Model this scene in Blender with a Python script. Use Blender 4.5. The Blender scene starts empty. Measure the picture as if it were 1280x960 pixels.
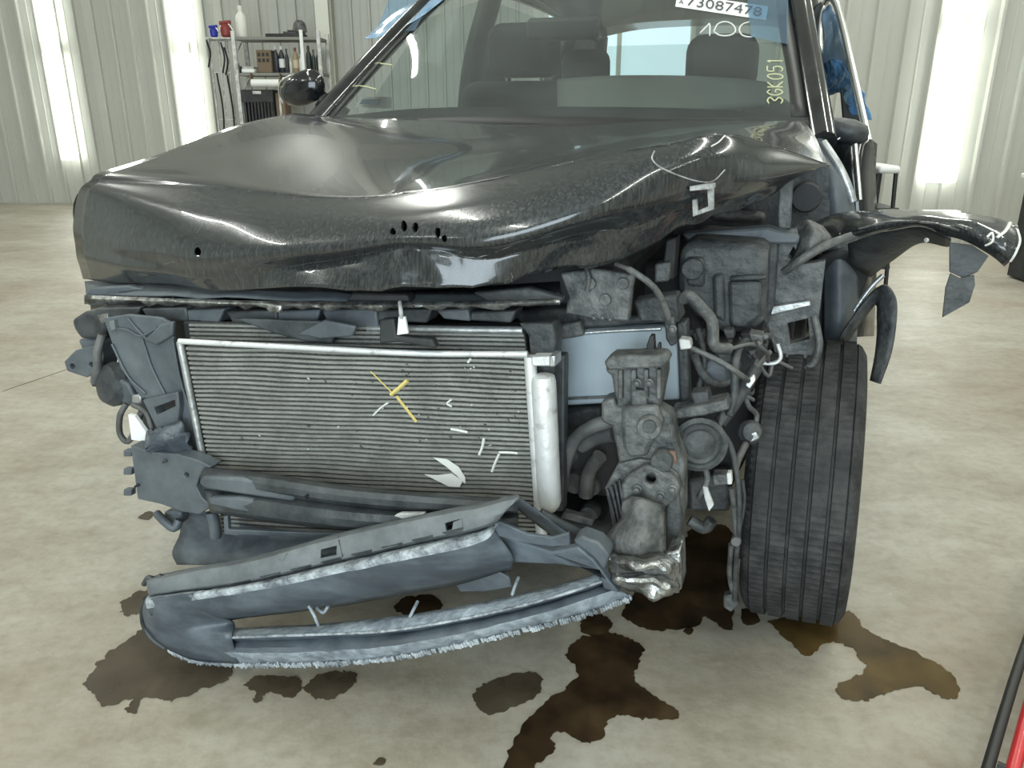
import bpy, bmesh, math, random
from mathutils import Vector, Matrix
from mathutils.bvhtree import BVHTree
random.seed(4)
SC = bpy.context.scene
COL = SC.collection

# ------------------------------------------------------------------ camera, world, lights, exposure
H = 1.17; TH = math.radians(19.3); FPX = 1000.0
cam = bpy.data.cameras.new('camera'); camo = bpy.data.objects.new('camera', cam); COL.objects.link(camo)
camo.location = (0, 0, H); camo.rotation_euler = (math.radians(90) - TH, 0, 0)
cam.sensor_width = 36; cam.lens = 36 * FPX / 1280; cam.clip_start = 0.02; cam.clip_end = 100
SC.camera = camo
SC.view_settings.view_transform = 'Standard'; SC.view_settings.look = 'None'
SC.view_settings.gamma = 1.0; SC.view_settings.use_curve_mapping = False
SC.view_settings.exposure = 0.0
w = bpy.data.worlds.new('World'); SC.world = w; w.use_nodes = True
w.node_tree.nodes['Background'].inputs[0].default_value = (0.80, 0.92, 1.0, 1)
w.node_tree.nodes['Background'].inputs[1].default_value = 1.3

def area(name, loc, size, power, col=(1, 1, 1), rot=(0, 0, 0)):
    l = bpy.data.lights.new(name, 'AREA'); l.shape = 'RECTANGLE'; l.size, l.size_y = size
    l.energy = power; l.color = col
    o = bpy.data.objects.new(name, l); COL.objects.link(o); o.location = loc; o.rotation_euler = rot
    return o
CEIL = 4.4
CEIL_LAMPS = [(-5.4, -1.5), (-5.4, 2.6), (-5.4, 6.7), (-1.9, -1.5), (-1.9, 2.6), (-1.9, 6.7), (2.3, -1.5), (2.3, 2.6), (2.3, 6.0), (5.6, -1.5), (5.6, 2.6), (5.6, 5.6)]
for x, y in CEIL_LAMPS:
    area('ceiling_tube_light_offscreen', (x, y, CEIL - 0.14), (0.055, 2.4), 62, (0.98, 1.0, 0.92))
# daylight through the open roller door behind the camera
area('bay_door_daylight_offscreen', (-1.2, -3.88, 1.75), (4.6, 3.3), 310, (0.78, 0.92, 1.0), (math.radians(90), 0, 0))

# ------------------------------------------------------------------ camera rays and car frame
YAW = math.radians(20); OX, OY = -0.27, 1.30
CA, SA = math.cos(YAW), math.sin(YAW)
def ray(px, py):
    x = px - 640; y = 480 - py
    return Vector((x, FPX * math.cos(TH) + y * math.sin(TH), -FPX * math.sin(TH) + y * math.cos(TH)))
def rl(v): return Vector((v[0] * CA - v[1] * SA, v[0] * SA + v[1] * CA, v[2]))
def loc(p): return rl((p[0] - OX, p[1] - OY, p[2]))
CAML = loc((0, 0, H))
def L(px, py, v):                      # point of the car's own frame at depth v behind its nose
    e = rl(ray(px, py)); t = (v - CAML.y) / e.y
    return CAML + e * t
def WZ(px, py, z=0.0):
    d = ray(px, py); t = (z - H) / d.z
    return Vector((0, 0, H)) + d * t
def WY(px, py, Y):
    d = ray(px, py); t = Y / d.y
    return Vector((0, 0, H)) + d * t

# ------------------------------------------------------------------ materials
def nodes(name):
    m = bpy.data.materials.new(name); m.use_nodes = True
    nt = m.node_tree; return m, nt, nt.nodes['Principled BSDF']
def mat(name, col, rough=0.6, metal=0.0, col2=None, scale=8.0, lo=0.4, hi=0.65, bump=0.0, bscale=40.0, coat=0.0, stretch=None, rough2=None, detail=6, spec=0.5):
    m, nt, b = nodes(name)
    b.inputs['Base Color'].default_value = (*col, 1); b.inputs['Roughness'].default_value = rough
    b.inputs['Metallic'].default_value = metal; b.inputs['Coat Weight'].default_value = coat
    b.inputs['Specular IOR Level'].default_value = spec
    tc = nt.nodes.new('ShaderNodeTexCoord'); src = tc.outputs['Object']
    if stretch:
        mp = nt.nodes.new('ShaderNodeMapping'); mp.inputs['Scale'].default_value = stretch
        nt.links.new(src, mp.inputs[0]); src = mp.outputs[0]
    if col2:
        n = nt.nodes.new('ShaderNodeTexNoise'); n.inputs['Scale'].default_value = scale; n.inputs['Detail'].default_value = detail
        n.inputs['Roughness'].default_value = 0.65
        nt.links.new(src, n.inputs['Vector'])
        r = nt.nodes.new('ShaderNodeValToRGB'); r.color_ramp.elements[0].position = lo; r.color_ramp.elements[1].position = hi
        r.color_ramp.elements[0].color = (*col, 1); r.color_ramp.elements[1].color = (*col2, 1)
        nt.links.new(n.outputs['Fac'], r.inputs[0]); nt.links.new(r.outputs[0], b.inputs['Base Color'])
        if rough2 is not None:
            q = nt.nodes.new('ShaderNodeMapRange'); q.inputs[1].default_value = lo; q.inputs[2].default_value = hi
            q.inputs[3].default_value = rough; q.inputs[4].default_value = rough2
            nt.links.new(n.outputs['Fac'], q.inputs[0]); nt.links.new(q.outputs[0], b.inputs['Roughness'])
    if bump:
        n2 = nt.nodes.new('ShaderNodeTexNoise'); n2.inputs['Scale'].default_value = bscale; n2.inputs['Detail'].default_value = 4
        nt.links.new(src, n2.inputs['Vector'])
        bp = nt.nodes.new('ShaderNodeBump'); bp.inputs['Strength'].default_value = bump; bp.inputs['Distance'].default_value = 0.01
        nt.links.new(n2.outputs['Fac'], bp.inputs['Height']); nt.links.new(bp.outputs[0], b.inputs['Normal'])
    return m
def emit(name, col, s):
    m, nt, b = nodes(name); b.inputs['Base Color'].default_value = (*col, 1)
    b.inputs['Emission Color'].default_value = (*col, 1); b.inputs['Emission Strength'].default_value = s
    return m
def glass(name, tint, haze, hazecol=(0.5, 0.53, 0.52), ior=1.35):
    m, nt, b = nodes(name); nt.nodes.remove(b)
    out = nt.nodes['Material Output']
    t = nt.nodes.new('ShaderNodeBsdfTransparent'); t.inputs[0].default_value = (*tint, 1)
    g = nt.nodes.new('ShaderNodeBsdfGlossy'); g.inputs['Roughness'].default_value = 0.03
    d = nt.nodes.new('ShaderNodeBsdfDiffuse'); d.inputs[0].default_value = (*hazecol, 1)
    f = nt.nodes.new('ShaderNodeFresnel'); f.inputs[0].default_value = ior
    mx = nt.nodes.new('ShaderNodeMixShader'); nt.links.new(f.outputs[0], mx.inputs[0])
    nt.links.new(t.outputs[0], mx.inputs[1]); nt.links.new(g.outputs[0], mx.inputs[2])
    n = nt.nodes.new('ShaderNodeTexNoise'); n.inputs['Scale'].default_value = 3; n.inputs['Detail'].default_value = 5
    tc = nt.nodes.new('ShaderNodeTexCoord'); nt.links.new(tc.outputs['Object'], n.inputs['Vector'])
    q = nt.nodes.new('ShaderNodeMapRange'); q.inputs[1].default_value = 0.3; q.inputs[2].default_value = 0.75
    q.inputs[3].default_value = haze * 0.5; q.inputs[4].default_value = haze * 1.4; nt.links.new(n.outputs['Fac'], q.inputs[0])
    m2 = nt.nodes.new('ShaderNodeMixShader'); nt.links.new(q.outputs[0], m2.inputs[0])
    nt.links.new(mx.outputs[0], m2.inputs[1]); nt.links.new(d.outputs[0], m2.inputs[2])
    nt.links.new(m2.outputs[0], out.inputs[0])
    return m

M = {}
M['paint'] = mat('black_paint_dusty', (0.014, 0.016, 0.017), 0.17, 0.0, (0.062, 0.069, 0.071), 210, 0.42, 0.84, 0.0, 9, 0.6, (1, 1, .14), 0.28)
M['paint_clean'] = mat('black_paint', (0.007, 0.008, 0.009), 0.15, 0.0, (0.03, 0.033, 0.034), 6, 0.45, 0.7, coat=0.3)
M['plastic'] = mat('dark_plastic_dusty', (0.022, 0.025, 0.027), 0.5, 0, (0.075, 0.083, 0.086), 14, 0.35, 0.75, 0.25, 60)
M['plastic_grey'] = mat('grey_plastic_dusty', (0.055, 0.066, 0.076), 0.5, 0, (0.115, 0.13, 0.14), 9, 0.35, 0.7, 0.15, 50)
M['fascia'] = mat('scraped_fascia_plastic', (0.048, 0.060, 0.073), 0.40, 0, (0.13, 0.155, 0.18), 9, 0.42, 0.78, 0.12, 35, stretch=(1, 1, 2.2))
M['flange'] = mat('grey_flange_plastic', (0.09, 0.10, 0.105), 0.5, 0, (0.17, 0.185, 0.19), 12, 0.36, 0.74, 0.2, 50)
M['fascia_pale'] = mat('pale_scuffed_plastic', (0.13, 0.155, 0.18), 0.5, 0, (0.36, 0.41, 0.45), 28, 0.36, 0.72, 0.5, 60)
M['fascia_scrape'] = mat('scraped_fascia_edge', (0.11, 0.125, 0.14), 0.55, 0, (0.45, 0.49, 0.51), 34, 0.38, 0.68, 0.9, 60)
M['dark'] = mat('black_plastic_and_iron', (0.014, 0.015, 0.016), 0.65, 0, (0.035, 0.037, 0.038), 9)
M['bayg'] = mat('engine_bay_grey', (0.022, 0.025, 0.027), 0.6, 0, (0.085, 0.09, 0.088), 24, 0.34, 0.72, 0.45, 60)
M['bayl'] = mat('engine_bay_dusty_alloy', (0.038, 0.042, 0.042), 0.55, 0.15, (0.17, 0.172, 0.165), 24, 0.34, 0.74, 0.5, 55)
M['alloy'] = mat('bare_alloy', (0.55, 0.57, 0.57), 0.38, 0.75, (0.30, 0.31, 0.31), 20, 0.4, 0.7, 0.2, 60)
M['alloy_white'] = mat('pale_alloy', (0.66, 0.67, 0.66), 0.45, 0.35, (0.30, 0.30, 0.29), 26, 0.56, 0.72, 0.2, 60)
M['fin'] = mat('condenser_tubes', (0.25, 0.25, 0.228), 0.55, 0.2, (0.15, 0.15, 0.136), 14, 0.40, 0.72, 0.3, 60)
M['core'] = mat('condenser_fin_core', (0.05, 0.05, 0.046), 0.7, 0.2, (0.10, 0.10, 0.09), 160, 0.40, 0.65, 0.6, 200)
M['bluealloy'] = mat('pale_blue_panel', (0.36, 0.42, 0.46), 0.5, 0.1, (0.24, 0.285, 0.315), 5, 0.3, 0.8)
M['torn'] = mat('torn_bright_metal', (0.42, 0.43, 0.42), 0.34, 0.8, (0.12, 0.12, 0.115), 34, 0.42, 0.62, 0.8, 40)
M['rubber'] = mat('tyre_rubber', (0.013, 0.014, 0.014), 0.75, 0, (0.05, 0.05, 0.048), 18, 0.42, 0.75, 0.3, 90)
M['hose'] = mat('hose_rubber_dusty', (0.06, 0.062, 0.06), 0.55, 0, (0.14, 0.14, 0.135), 14)
M['rust'] = mat('rusty_metal', (0.10, 0.06, 0.045), 0.8, 0, (0.2, 0.13, 0.09), 30)
M['white'] = mat('white_plastic', (0.75, 0.76, 0.74), 0.5)
M['whitedirty'] = mat('dirty_white', (0.6, 0.61, 0.59), 0.5, 0, (0.3, 0.3, 0.29), 14)
M['scuff'] = mat('grey_scuff', (0.20, 0.205, 0.20), 0.6, 0, (0.42, 0.42, 0.40), 60, .4, .6)
M['yellow'] = mat('yellow_chalk', (0.58, 0.47, 0.16), 0.8)
M['whitemark'] = mat('white_chalk', (0.62, 0.62, 0.58), 0.8)
M['chalk_glass'] = mat('pale_yellow_glass_pen', (0.50, 0.50, 0.30), 0.8)
M['sticker'] = mat('paper_sticker', (0.72, 0.74, 0.72), 0.6)
M['ink'] = mat('black_ink', (0.05, 0.055, 0.06), 0.7)
M['windshield'] = glass('dusty_windshield', (0.68, 0.73, 0.71), 0.10, (0.42, 0.45, 0.44))
M['sideglass'] = glass('side_glass', (0.70, 0.77, 0.75), 0.04, ior=1.08)
M['bluefilm'] = mat('blue_crash_film', (0.13, 0.22, 0.33), 0.2, 0, (0.30, 0.41, 0.52), 8, 0.35, 0.7, 0.8, 14)
M['bluefilm_d'] = mat('blue_crash_film_bunched', (0.045, 0.13, 0.27), 0.25, 0, (0.12, 0.28, 0.47), 14, 0.35, 0.7, 0.9, 24)
M['bluefilm_t'] = glass('clear_blue_film', (0.45, 0.62, 0.78), 0.24, (0.30, 0.44, 0.58))
M['seat'] = mat('black_seat_cloth', (0.018, 0.019, 0.019), 0.85)
M['dash'] = mat('dashboard_plastic', (0.025, 0.027, 0.027), 0.7)
M['dashpad'] = mat('grey_green_dash_pad', (0.15, 0.17, 0.155), 0.8)
M['trim'] = mat('black_trim', (0.012, 0.013, 0.013), 0.5)
M['steel'] = mat('satin_steel', (0.5, 0.51, 0.5), 0.35, 0.9)
M['chrome'] = mat('bright_wire', (0.75, 0.76, 0.74), 0.25, 0.9)
M['wall'] = mat('white_wall_sheet', (0.43, 0.435, 0.395), 0.36, 0, (0.385, 0.39, 0.355), 1.2, 0.35, 0.7)
M['wallplain'] = mat('white_wall_plain', (0.52, 0.54, 0.50), 0.6)
M['ceil'] = mat('white_ceiling', (0.78, 0.80, 0.77), 0.7)
M['post'] = mat('white_post', (0.62, 0.63, 0.56), 0.5)
M['lamp'] = emit('tube_diffuser', (0.97, 1.0, 0.94), 9.0)
M['lamph'] = mat('lamp_housing', (0.7, 0.71, 0.69), 0.5)
M['day'] = emit('daylit_panel', (0.72, 0.90, 1.0), 0.95)
M['red'] = mat('red_enamel', (0.50, 0.025, 0.03), 0.3, coat=0.3)
M['carton'] = mat('brown_card', (0.16, 0.115, 0.075), 0.8)

def floor_mat():
    m, nt, b = nodes('stained_concrete')
    tc = nt.nodes.new('ShaderNodeTexCoord')
    def noise(s, det=8, rough=0.65, st=None):
        n = nt.nodes.new('ShaderNodeTexNoise'); n.inputs['Scale'].default_value = s; n.inputs['Detail'].default_value = det; n.inputs['Roughness'].default_value = rough
        if st:
            mp = nt.nodes.new('ShaderNodeMapping'); mp.inputs['Scale'].default_value = st; mp.inputs['Rotation'].default_value = (0, 0, 0.75)
            nt.links.new(tc.outputs['Object'], mp.inputs[0]); nt.links.new(mp.outputs[0], n.inputs['Vector'])
        else: nt.links.new(tc.outputs['Object'], n.inputs['Vector'])
        return n
    def ramp(n, a, ca, c, cc):
        r = nt.nodes.new('ShaderNodeValToRGB'); r.color_ramp.elements[0].position = a; r.color_ramp.elements[1].position = c
        r.color_ramp.elements[0].color = (*ca, 1); r.color_ramp.elements[1].color = (*cc, 1); nt.links.new(n.outputs['Fac'], r.inputs[0]); return r
    r1 = ramp(noise(1.1), 0.34, (0.285, 0.248, 0.188), 0.62, (0.400, 0.382, 0.328))
    r2 = ramp(noise(3.2, 10, 0.72, (1, 2.2, 1)), 0.36, (0.72, 0.68, 0.61), 0.58, (1, 1, 1))
    r3 = ramp(noise(26, 6, 0.7), 0.35, (0.80, 0.79, 0.76), 0.55, (1, 1, 1))
    def mul(a, c, f):
        x = nt.nodes.new('ShaderNodeMix'); x.data_type = 'RGBA'; x.blend_type = 'MULTIPLY'; x.inputs[0].default_value = f
        nt.links.new(a, x.inputs[6]); nt.links.new(c, x.inputs[7]); return x.outputs[2]
    c = mul(mul(r1.outputs[0], r2.outputs[0], 0.75), r3.outputs[0], 0.8)
    nt.links.new(c, b.inputs['Base Color'])
    rr = nt.nodes.new('ShaderNodeMapRange'); rr.inputs[3].default_value = 0.38; rr.inputs[4].default_value = 0.62
    n4 = noise(2.0); nt.links.new(n4.outputs['Fac'], rr.inputs[0]); nt.links.new(rr.outputs[0], b.inputs['Roughness'])
    bp = nt.nodes.new('ShaderNodeBump'); bp.inputs['Strength'].default_value = 0.12; bp.inputs['Distance'].default_value = 0.01
    n5 = noise(60); nt.links.new(n5.outputs['Fac'], bp.inputs['Height']); nt.links.new(bp.outputs[0], b.inputs['Normal'])
    return m
M['floor'] = floor_mat()
def oil_mat(name, c1, c2, clear):
    m, nt, b = nodes(name)
    tc = nt.nodes.new('ShaderNodeTexCoord'); n = nt.nodes.new('ShaderNodeTexNoise'); n.inputs['Scale'].default_value = 9; n.inputs['Detail'].default_value = 6
    nt.links.new(tc.outputs['Object'], n.inputs['Vector'])
    r = nt.nodes.new('ShaderNodeValToRGB'); r.color_ramp.elements[0].position = 0.38; r.color_ramp.elements[1].position = 0.66
    r.color_ramp.elements[0].color = (*c1, 1); r.color_ramp.elements[1].color = (*c2, 1)
    nt.links.new(n.outputs['Fac'], r.inputs[0]); nt.links.new(r.outputs[0], b.inputs['Base Color'])
    b.inputs['Roughness'].default_value = 0.22; b.inputs['Specular IOR Level'].default_value = 0.35
    q = nt.nodes.new('ShaderNodeMapRange'); q.inputs[1].default_value = 0.35; q.inputs[2].default_value = 0.7
    q.inputs[3].default_value = 1.0; q.inputs[4].default_value = 1.0 - clear; nt.links.new(n.outputs['Fac'], q.inputs[0])
    nt.links.new(q.outputs[0], b.inputs['Alpha'])
    return m
M['oil'] = oil_mat('dark_oil', (0.020, 0.013, 0.008), (0.075, 0.047, 0.022), 0.45)
M['oilthin'] = oil_mat('thin_oil', (0.055, 0.042, 0.028), (0.11, 0.088, 0.06), 0.45)
M['oilgold'] = oil_mat('golden_oil', (0.045, 0.028, 0.010), (0.13, 0.085, 0.028), 0.35)

# ------------------------------------------------------------------ mesh helpers
def link(name, me, m, parent=None, smooth=None):
    o = bpy.data.objects.new(name, me); COL.objects.link(o)
    if m is not None: me.materials.append(M[m] if isinstance(m, str) else m)
    if parent is not None: o.parent = parent
    if smooth: shade(me, smooth)
    return o
def shade(me, ang=40):
    bm = bmesh.new(); bm.from_mesh(me); a = math.radians(ang)
    for f in bm.faces: f.smooth = True
    for e in bm.edges:
        if len(e.link_faces) == 2 and e.calc_face_angle(0) > a: e.smooth = False
    bm.to_mesh(me); bm.free()
def frombm(name, bm, m, parent=None, smooth=35, bevel=0.0, seg=2):
    bmesh.ops.recalc_face_normals(bm, faces=bm.faces)
    me = bpy.data.meshes.new(name); bm.to_mesh(me); bm.free()
    o = link(name, me, m, parent, smooth)
    if bevel:
        b = o.modifiers.new('bevel', 'BEVEL'); b.width = bevel; b.segments = seg; b.limit_method = 'ANGLE'; b.angle_limit = math.radians(40)
        b.harden_normals = False
    return o
def b_box(bm, c, s, rot=None):
    r = bmesh.ops.create_cube(bm, size=1.0); mt = Matrix.Translation(Vector(c)) @ (rot.to_4x4() if rot else Matrix.Identity(4)) @ Matrix.Diagonal((*s, 1))
    bmesh.ops.transform(bm, matrix=mt, verts=r['verts']); return r['verts']
def crs(p, n):
    p = [Vector(q) for q in p]
    if len(p) < 3 or n < 2:
        if n < 2: return p
        return [p[0].lerp(p[1], i / n) for i in range(n)] + [p[1]]
    out = []
    for i in range(len(p) - 1):
        a = p[i - 1] if i > 0 else p[i] * 2 - p[i + 1]; d = p[i + 2] if i + 2 < len(p) else p[i + 1] * 2 - p[i]
        b, c = p[i], p[i + 1]
        for k in range(n):
            t = k / n
            out.append(0.5 * ((2 * b) + (c - a) * t + (2 * a - 5 * b + 4 * c - d) * t * t + (3 * b - a - 3 * c + d) * t ** 3))
    out.append(p[-1]); return out
def b_tube(bm, path, r, k=8, caps=True):
    path = [Vector(p) for p in path]; rings = []; up = None
    for i, p in enumerate(path):
        t = (path[min(i + 1, len(path) - 1)] - path[max(i - 1, 0)]).normalized()
        if up is None: up = t.orthogonal().normalized()
        up = (up - t * up.dot(t)).normalized(); s = t.cross(up)
        rr = r[i] if isinstance(r, (list, tuple)) else r
        rings.append([bm.verts.new(p + (up * math.cos(2 * math.pi * j / k) + s * math.sin(2 * math.pi * j / k)) * rr) for j in range(k)])
    for a, b in zip(rings, rings[1:]):
        for j in range(k): bm.faces.new((a[j], a[(j + 1) % k], b[(j + 1) % k], b[j]))
    if caps: bm.faces.new(rings[0][::-1]); bm.faces.new(rings[-1])
def tube(name, pts, r, m, parent, n=5, k=8):
    bm = bmesh.new(); b_tube(bm, crs(pts, n), r, k); return frombm(name, bm, m, parent, 60)
def b_lathe(bm, prof, c, axis=(0, 0, 1), k=20, closed=False):
    ax = Vector(axis).normalized(); u = ax.orthogonal().normalized(); v = ax.cross(u); rings = []
    for r, h in prof:
        rings.append([bm.verts.new(Vector(c) + ax * h + (u * math.cos(2 * math.pi * j / k) + v * math.sin(2 * math.pi * j / k)) * max(r, 1e-4)) for j in range(k)])
    for a, b in zip(rings, rings[1:]):
        for j in range(k): bm.faces.new((a[j], a[(j + 1) % k], b[(j + 1) % k], b[j]))
    if not closed: bm.faces.new(rings[0][::-1]); bm.faces.new(rings[-1])
def lathe(name, prof, c, m, parent=None, axis=(0, 0, 1), k=20, closed=False, smooth=35):
    bm = bmesh.new(); b_lathe(bm, prof, c, axis, k, closed); return frombm(name, bm, m, parent, smooth)
def noise3(p, s=1.0, seed=0):
    from mathutils import noise
    return noise.noise(Vector(p) * s + Vector((seed * 7.3, seed * 3.1, seed * 1.7)))
def patch(name, rows, m, parent, nu=4, nv=4, thick=0.003, wrinkle=None, smooth=50, flip=False, rowmats=None):
    rr = [crs(r, nu) for r in rows]
    cols = [crs([r[i] for r in rr], nv) for i in range(len(rr[0]))]
    nrow, ncol = len(cols[0]), len(cols)
    g = [[cols[j][i].copy() for j in range(ncol)] for i in range(nrow)]
    if wrinkle: g = [[wrinkle(g[i][j], i / (nrow - 1), j / (ncol - 1)) for j in range(ncol)] for i in range(nrow)]
    verts = [v for r in g for v in r]
    faces = [(i * ncol + j, i * ncol + j + 1, (i + 1) * ncol + j + 1, (i + 1) * ncol + j) for i in range(nrow - 1) for j in range(ncol - 1)]
    if flip: faces = [f[::-1] for f in faces]
    me = bpy.data.meshes.new(name); me.from_pydata(verts, [], faces); me.update()
    o = link(name, me, m, parent, smooth)
    if rowmats:
        for q in rowmats[0]: me.materials.append(M[q])
        for k, pl in enumerate(me.polygons): pl.material_index = rowmats[1][min(len(rowmats[1]) - 1, (k // (ncol - 1)) // nv)]
    if thick:
        s = o.modifiers.new('solid', 'SOLIDIFY'); s.thickness = thick; s.offset = 0
    return o
def b_plate(bm, loops, ex):                    # loops of points (first outer, others holes) extruded by vector ex
    es = []
    for lp in loops:
        vs = [bm.verts.new(p) for p in lp]
        es += [bm.edges.new((vs[i], vs[(i + 1) % len(vs)])) for i in range(len(vs))]
    r = bmesh.ops.triangle_fill(bm, edges=es, use_beauty=True, use_dissolve=False)
    fs = [f for f in r['geom'] if isinstance(f, bmesh.types.BMFace)]
    r2 = bmesh.ops.extrude_face_region(bm, geom=fs)
    bmesh.ops.translate(bm, vec=ex, verts=[v for v in r2['geom'] if isinstance(v, bmesh.types.BMVert)])
    bmesh.ops.dissolve_limit(bm, angle_limit=0.02, verts=bm.verts, edges=bm.edges)
def LL(p, v): return L(p[0], p[1], p[2] if len(p) > 2 else v)
def plate(name, pts, v, depth, m, parent, holes=(), bevel=0.004, seg=2, ex=None):
    bm = bmesh.new()
    b_plate(bm, [[LL(p, v) for p in pts]] + [[LL(p, v) for p in h] for h in holes], Vector(ex) if ex else Vector((0, depth, 0)))
    return frombm(name, bm, m, parent, 35, bevel, seg)
def circ(cx, cy, r, n=12, ry=None): return [(cx + r * math.cos(2 * math.pi * i / n), cy + (ry or r) * math.sin(2 * math.pi * i / n)) for i in range(n)]
def rect(x0, y0, x1, y1): return [(x0, y0), (x1, y0), (x1, y1), (x0, y1)]
def boxp(name, x0, y0, x1, y1, v, depth, m, parent, bevel=0.006): return plate(name, rect(x0, y0, x1, y1), v, depth, m, parent, (), bevel)
def bolt(px, py, v, r, m, parent, name='bolt'):
    m = 'bayl' if m == 'alloy' else m; r = r * .85
    return lathe(name, [(r * 1.5, 0), (r * 1.5, 0.003), (r, 0.004), (r * 0.95, 0.011), (r * 0.5, 0.012)], LL((px, py), v), m, parent, (0, -1, 0), 10)
def disc(name, px, py, v, r, m, parent, h=0.01, k=16): return lathe(name, [(r * .9, -h), (r, -h * .5), (r, h * .7), (r * .9, h)], LL((px, py), v), m, parent, (0, -1, 0), k)
def pt(px, py, v): return L(px, py, v)
def empty(name, l=(0, 0, 0), rz=0.0):
    o = bpy.data.objects.new(name, None); COL.objects.link(o); o.location = l; o.rotation_euler = (0, 0, rz); return o
def tag(o, label=None, cat=None, group=None, kind=None):
    if label: o['label'] = label
    if cat: o['category'] = cat
    if group: o['group'] = group
    if kind: o['kind'] = kind
    return o
def bvh_of(o):
    me = o.data; return BVHTree.FromPolygons([v.co.copy() for v in me.vertices], [list(p.vertices) for p in me.polygons])
FALL = {}
def hit(b, px, py, off=0.003):
    d = rl(ray(px, py)).normalized(); r = b.ray_cast(CAML, d)
    if r[0] is None:
        if FALL.get(id(b)) is None: return None
        p0, n0 = FALL[id(b)]; t = (p0 - CAML).dot(n0) / d.dot(n0)
        return CAML + d * t + n0 * off
    n = r[1] if r[1].dot(d) < 0 else -r[1]
    return r[0] + n * off
def stroke(name, b, pts, r, m, parent, n=4, off=0.002):
    p = [q for q in (hit(b, x, y, off) for x, y in [(c.x, c.y) for c in crs([Vector((x, y, 0)) for x, y in pts], n)]) if q]
    if len(p) < 2: return None
    bm = bmesh.new(); b_tube(bm, p, r, 5); return frombm(name, bm, m, parent, 60)

def cut(o, loops, depth=.05):                    # real openings: each loop of points is driven through the sheet
    bm = bmesh.new()
    for lp in loops:
        if None in lp: continue
        k = bmesh.new(); b_plate(k, [[p_ + Vector((0, -depth / 2, 0)) for p_ in lp]], Vector((0, depth, 0))); bmesh.ops.recalc_face_normals(k, faces=k.faces)
        t_ = bpy.data.meshes.new('t'); k.to_mesh(t_); k.free(); bm.from_mesh(t_); bpy.data.meshes.remove(t_)
    me = bpy.data.meshes.new('cutter'); bm.to_mesh(me); bm.free(); c = bpy.data.objects.new('cutter', me); COL.objects.link(c); c.parent = o.parent
    md = o.modifiers.new('cut', 'BOOLEAN'); md.operation = 'DIFFERENCE'; md.solver = 'EXACT'; md.object = c
    bpy.context.view_layer.update(); dg = bpy.context.evaluated_depsgraph_get(); new = bpy.data.meshes.new_from_object(o.evaluated_get(dg))
    n0 = len(o.data.vertices)
    if len(new.vertices) > n0: o.modifiers.clear(); o.data = new
    else: o.modifiers.remove(md); print('CUT FAILED', o.name)
    bpy.data.objects.remove(c); bpy.data.meshes.remove(me)

# ------------------------------------------------------------------ the setting
def box_obj(name, c, s, m, parent=None, kind=None, bevel=0):
    bm = bmesh.new(); b_box(bm, c, s); o = frombm(name, bm, m, parent, 35, bevel)
    if kind: o['kind'] = kind
    return o
XL, XR, YF, YB, YR, XS = -9.0, 8.0, -4.0, 10.2, 7.2, 2.3
box_obj('floor', ((XL + XR) / 2, (YF - 3 + YB) / 2, -0.05), (XR - XL, YB - YF + 3, 0.1), 'floor', kind='structure')
box_obj('ceiling', ((XL + XR) / 2, (YF + YB) / 2, CEIL + 0.05), (XR - XL, YB - YF, 0.1), 'ceil', kind='structure')
box_obj('wall_left', (XL - 0.05, (YF + YB) / 2, CEIL / 2), (0.1, YB - YF, CEIL), 'wallplain', kind='structure')
box_obj('wall_right', (XR + 0.05, (YF + YR) / 2, CEIL / 2), (0.1, YR - YF, CEIL), 'wallplain', kind='structure')
box_obj('wall_return', (XS - 0.05, (YR + YB) / 2 + 0.04, CEIL / 2), (0.1, YB - YR, CEIL), 'wallplain', kind='structure')
bm = bmesh.new()                                # wall behind the camera with the open roller door
b_box(bm, ((XL - 3.5) / 2, YF - 0.05, CEIL / 2), (-3.5 - XL, 0.1, CEIL)); b_box(bm, ((1.1 + XR) / 2, YF - 0.05, CEIL / 2), (XR - 1.1, 0.1, CEIL))
b_box(bm, (-1.2, YF - 0.05, (3.4 + CEIL) / 2), (4.6, 0.1, CEIL - 3.4))
tag(frombm('wall_front', bm, 'wallplain'), kind='structure')

def panel_mesh(wd, h):
    prof = [(0, 0), (wd * .06, 0), (wd * .10, -.034), (wd * .20, -.034), (wd * .24, 0), (wd * .60, 0), (wd * .62, -.004), (wd * .66, -.004), (wd * .68, 0), (wd, 0)]
    vs = [(x, y, z) for z in (0, h) for x, y in prof]; n = len(prof)
    me = bpy.data.meshes.new('wall_panel'); me.from_pydata(vs, [], [(i, i + 1, n + i + 1, n + i) for i in range(n - 1)]); me.materials.append(M['wall']); return me
def ribbed(name, x0, x1, y, wd, skip=None):
    segs = [(x0, x1, 0, CEIL)] if not skip else [(x0, skip[0], 0, CEIL), (skip[1], x1, 0, CEIL), (skip[0], skip[1], 0, skip[2]), (skip[0], skip[1], skip[3], CEIL)]
    bm = bmesh.new()
    for a, b, c, d in segs: b_box(bm, ((a + b) / 2, y + 0.055, (c + d) / 2), (b - a, 0.1, d - c))
    wl = frombm(name, bm, 'wallplain'); wl['kind'] = 'structure'
    me = panel_mesh(wd, CEIL - 0.001); n = int((x1 - x0) / wd); lo = hi = None
    if skip: lo = panel_mesh(wd, skip[2]); hi = panel_mesh(wd, CEIL - 0.001 - skip[3])
    for i in range(n):
        xx = x0 + i * wd
        if skip and skip[0] - wd * .9 < xx < skip[1] - wd * .1:
            for q, z in ((lo, 0.0), (hi, skip[3])):
                o = bpy.data.objects.new('wall_panel', q); COL.objects.link(o); o.location = (xx, y, z); o.parent = wl
        else:
            o = bpy.data.objects.new('wall_panel', me); COL.objects.link(o); o.location = (xx, y, 0); o.parent = wl
    return wl
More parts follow.
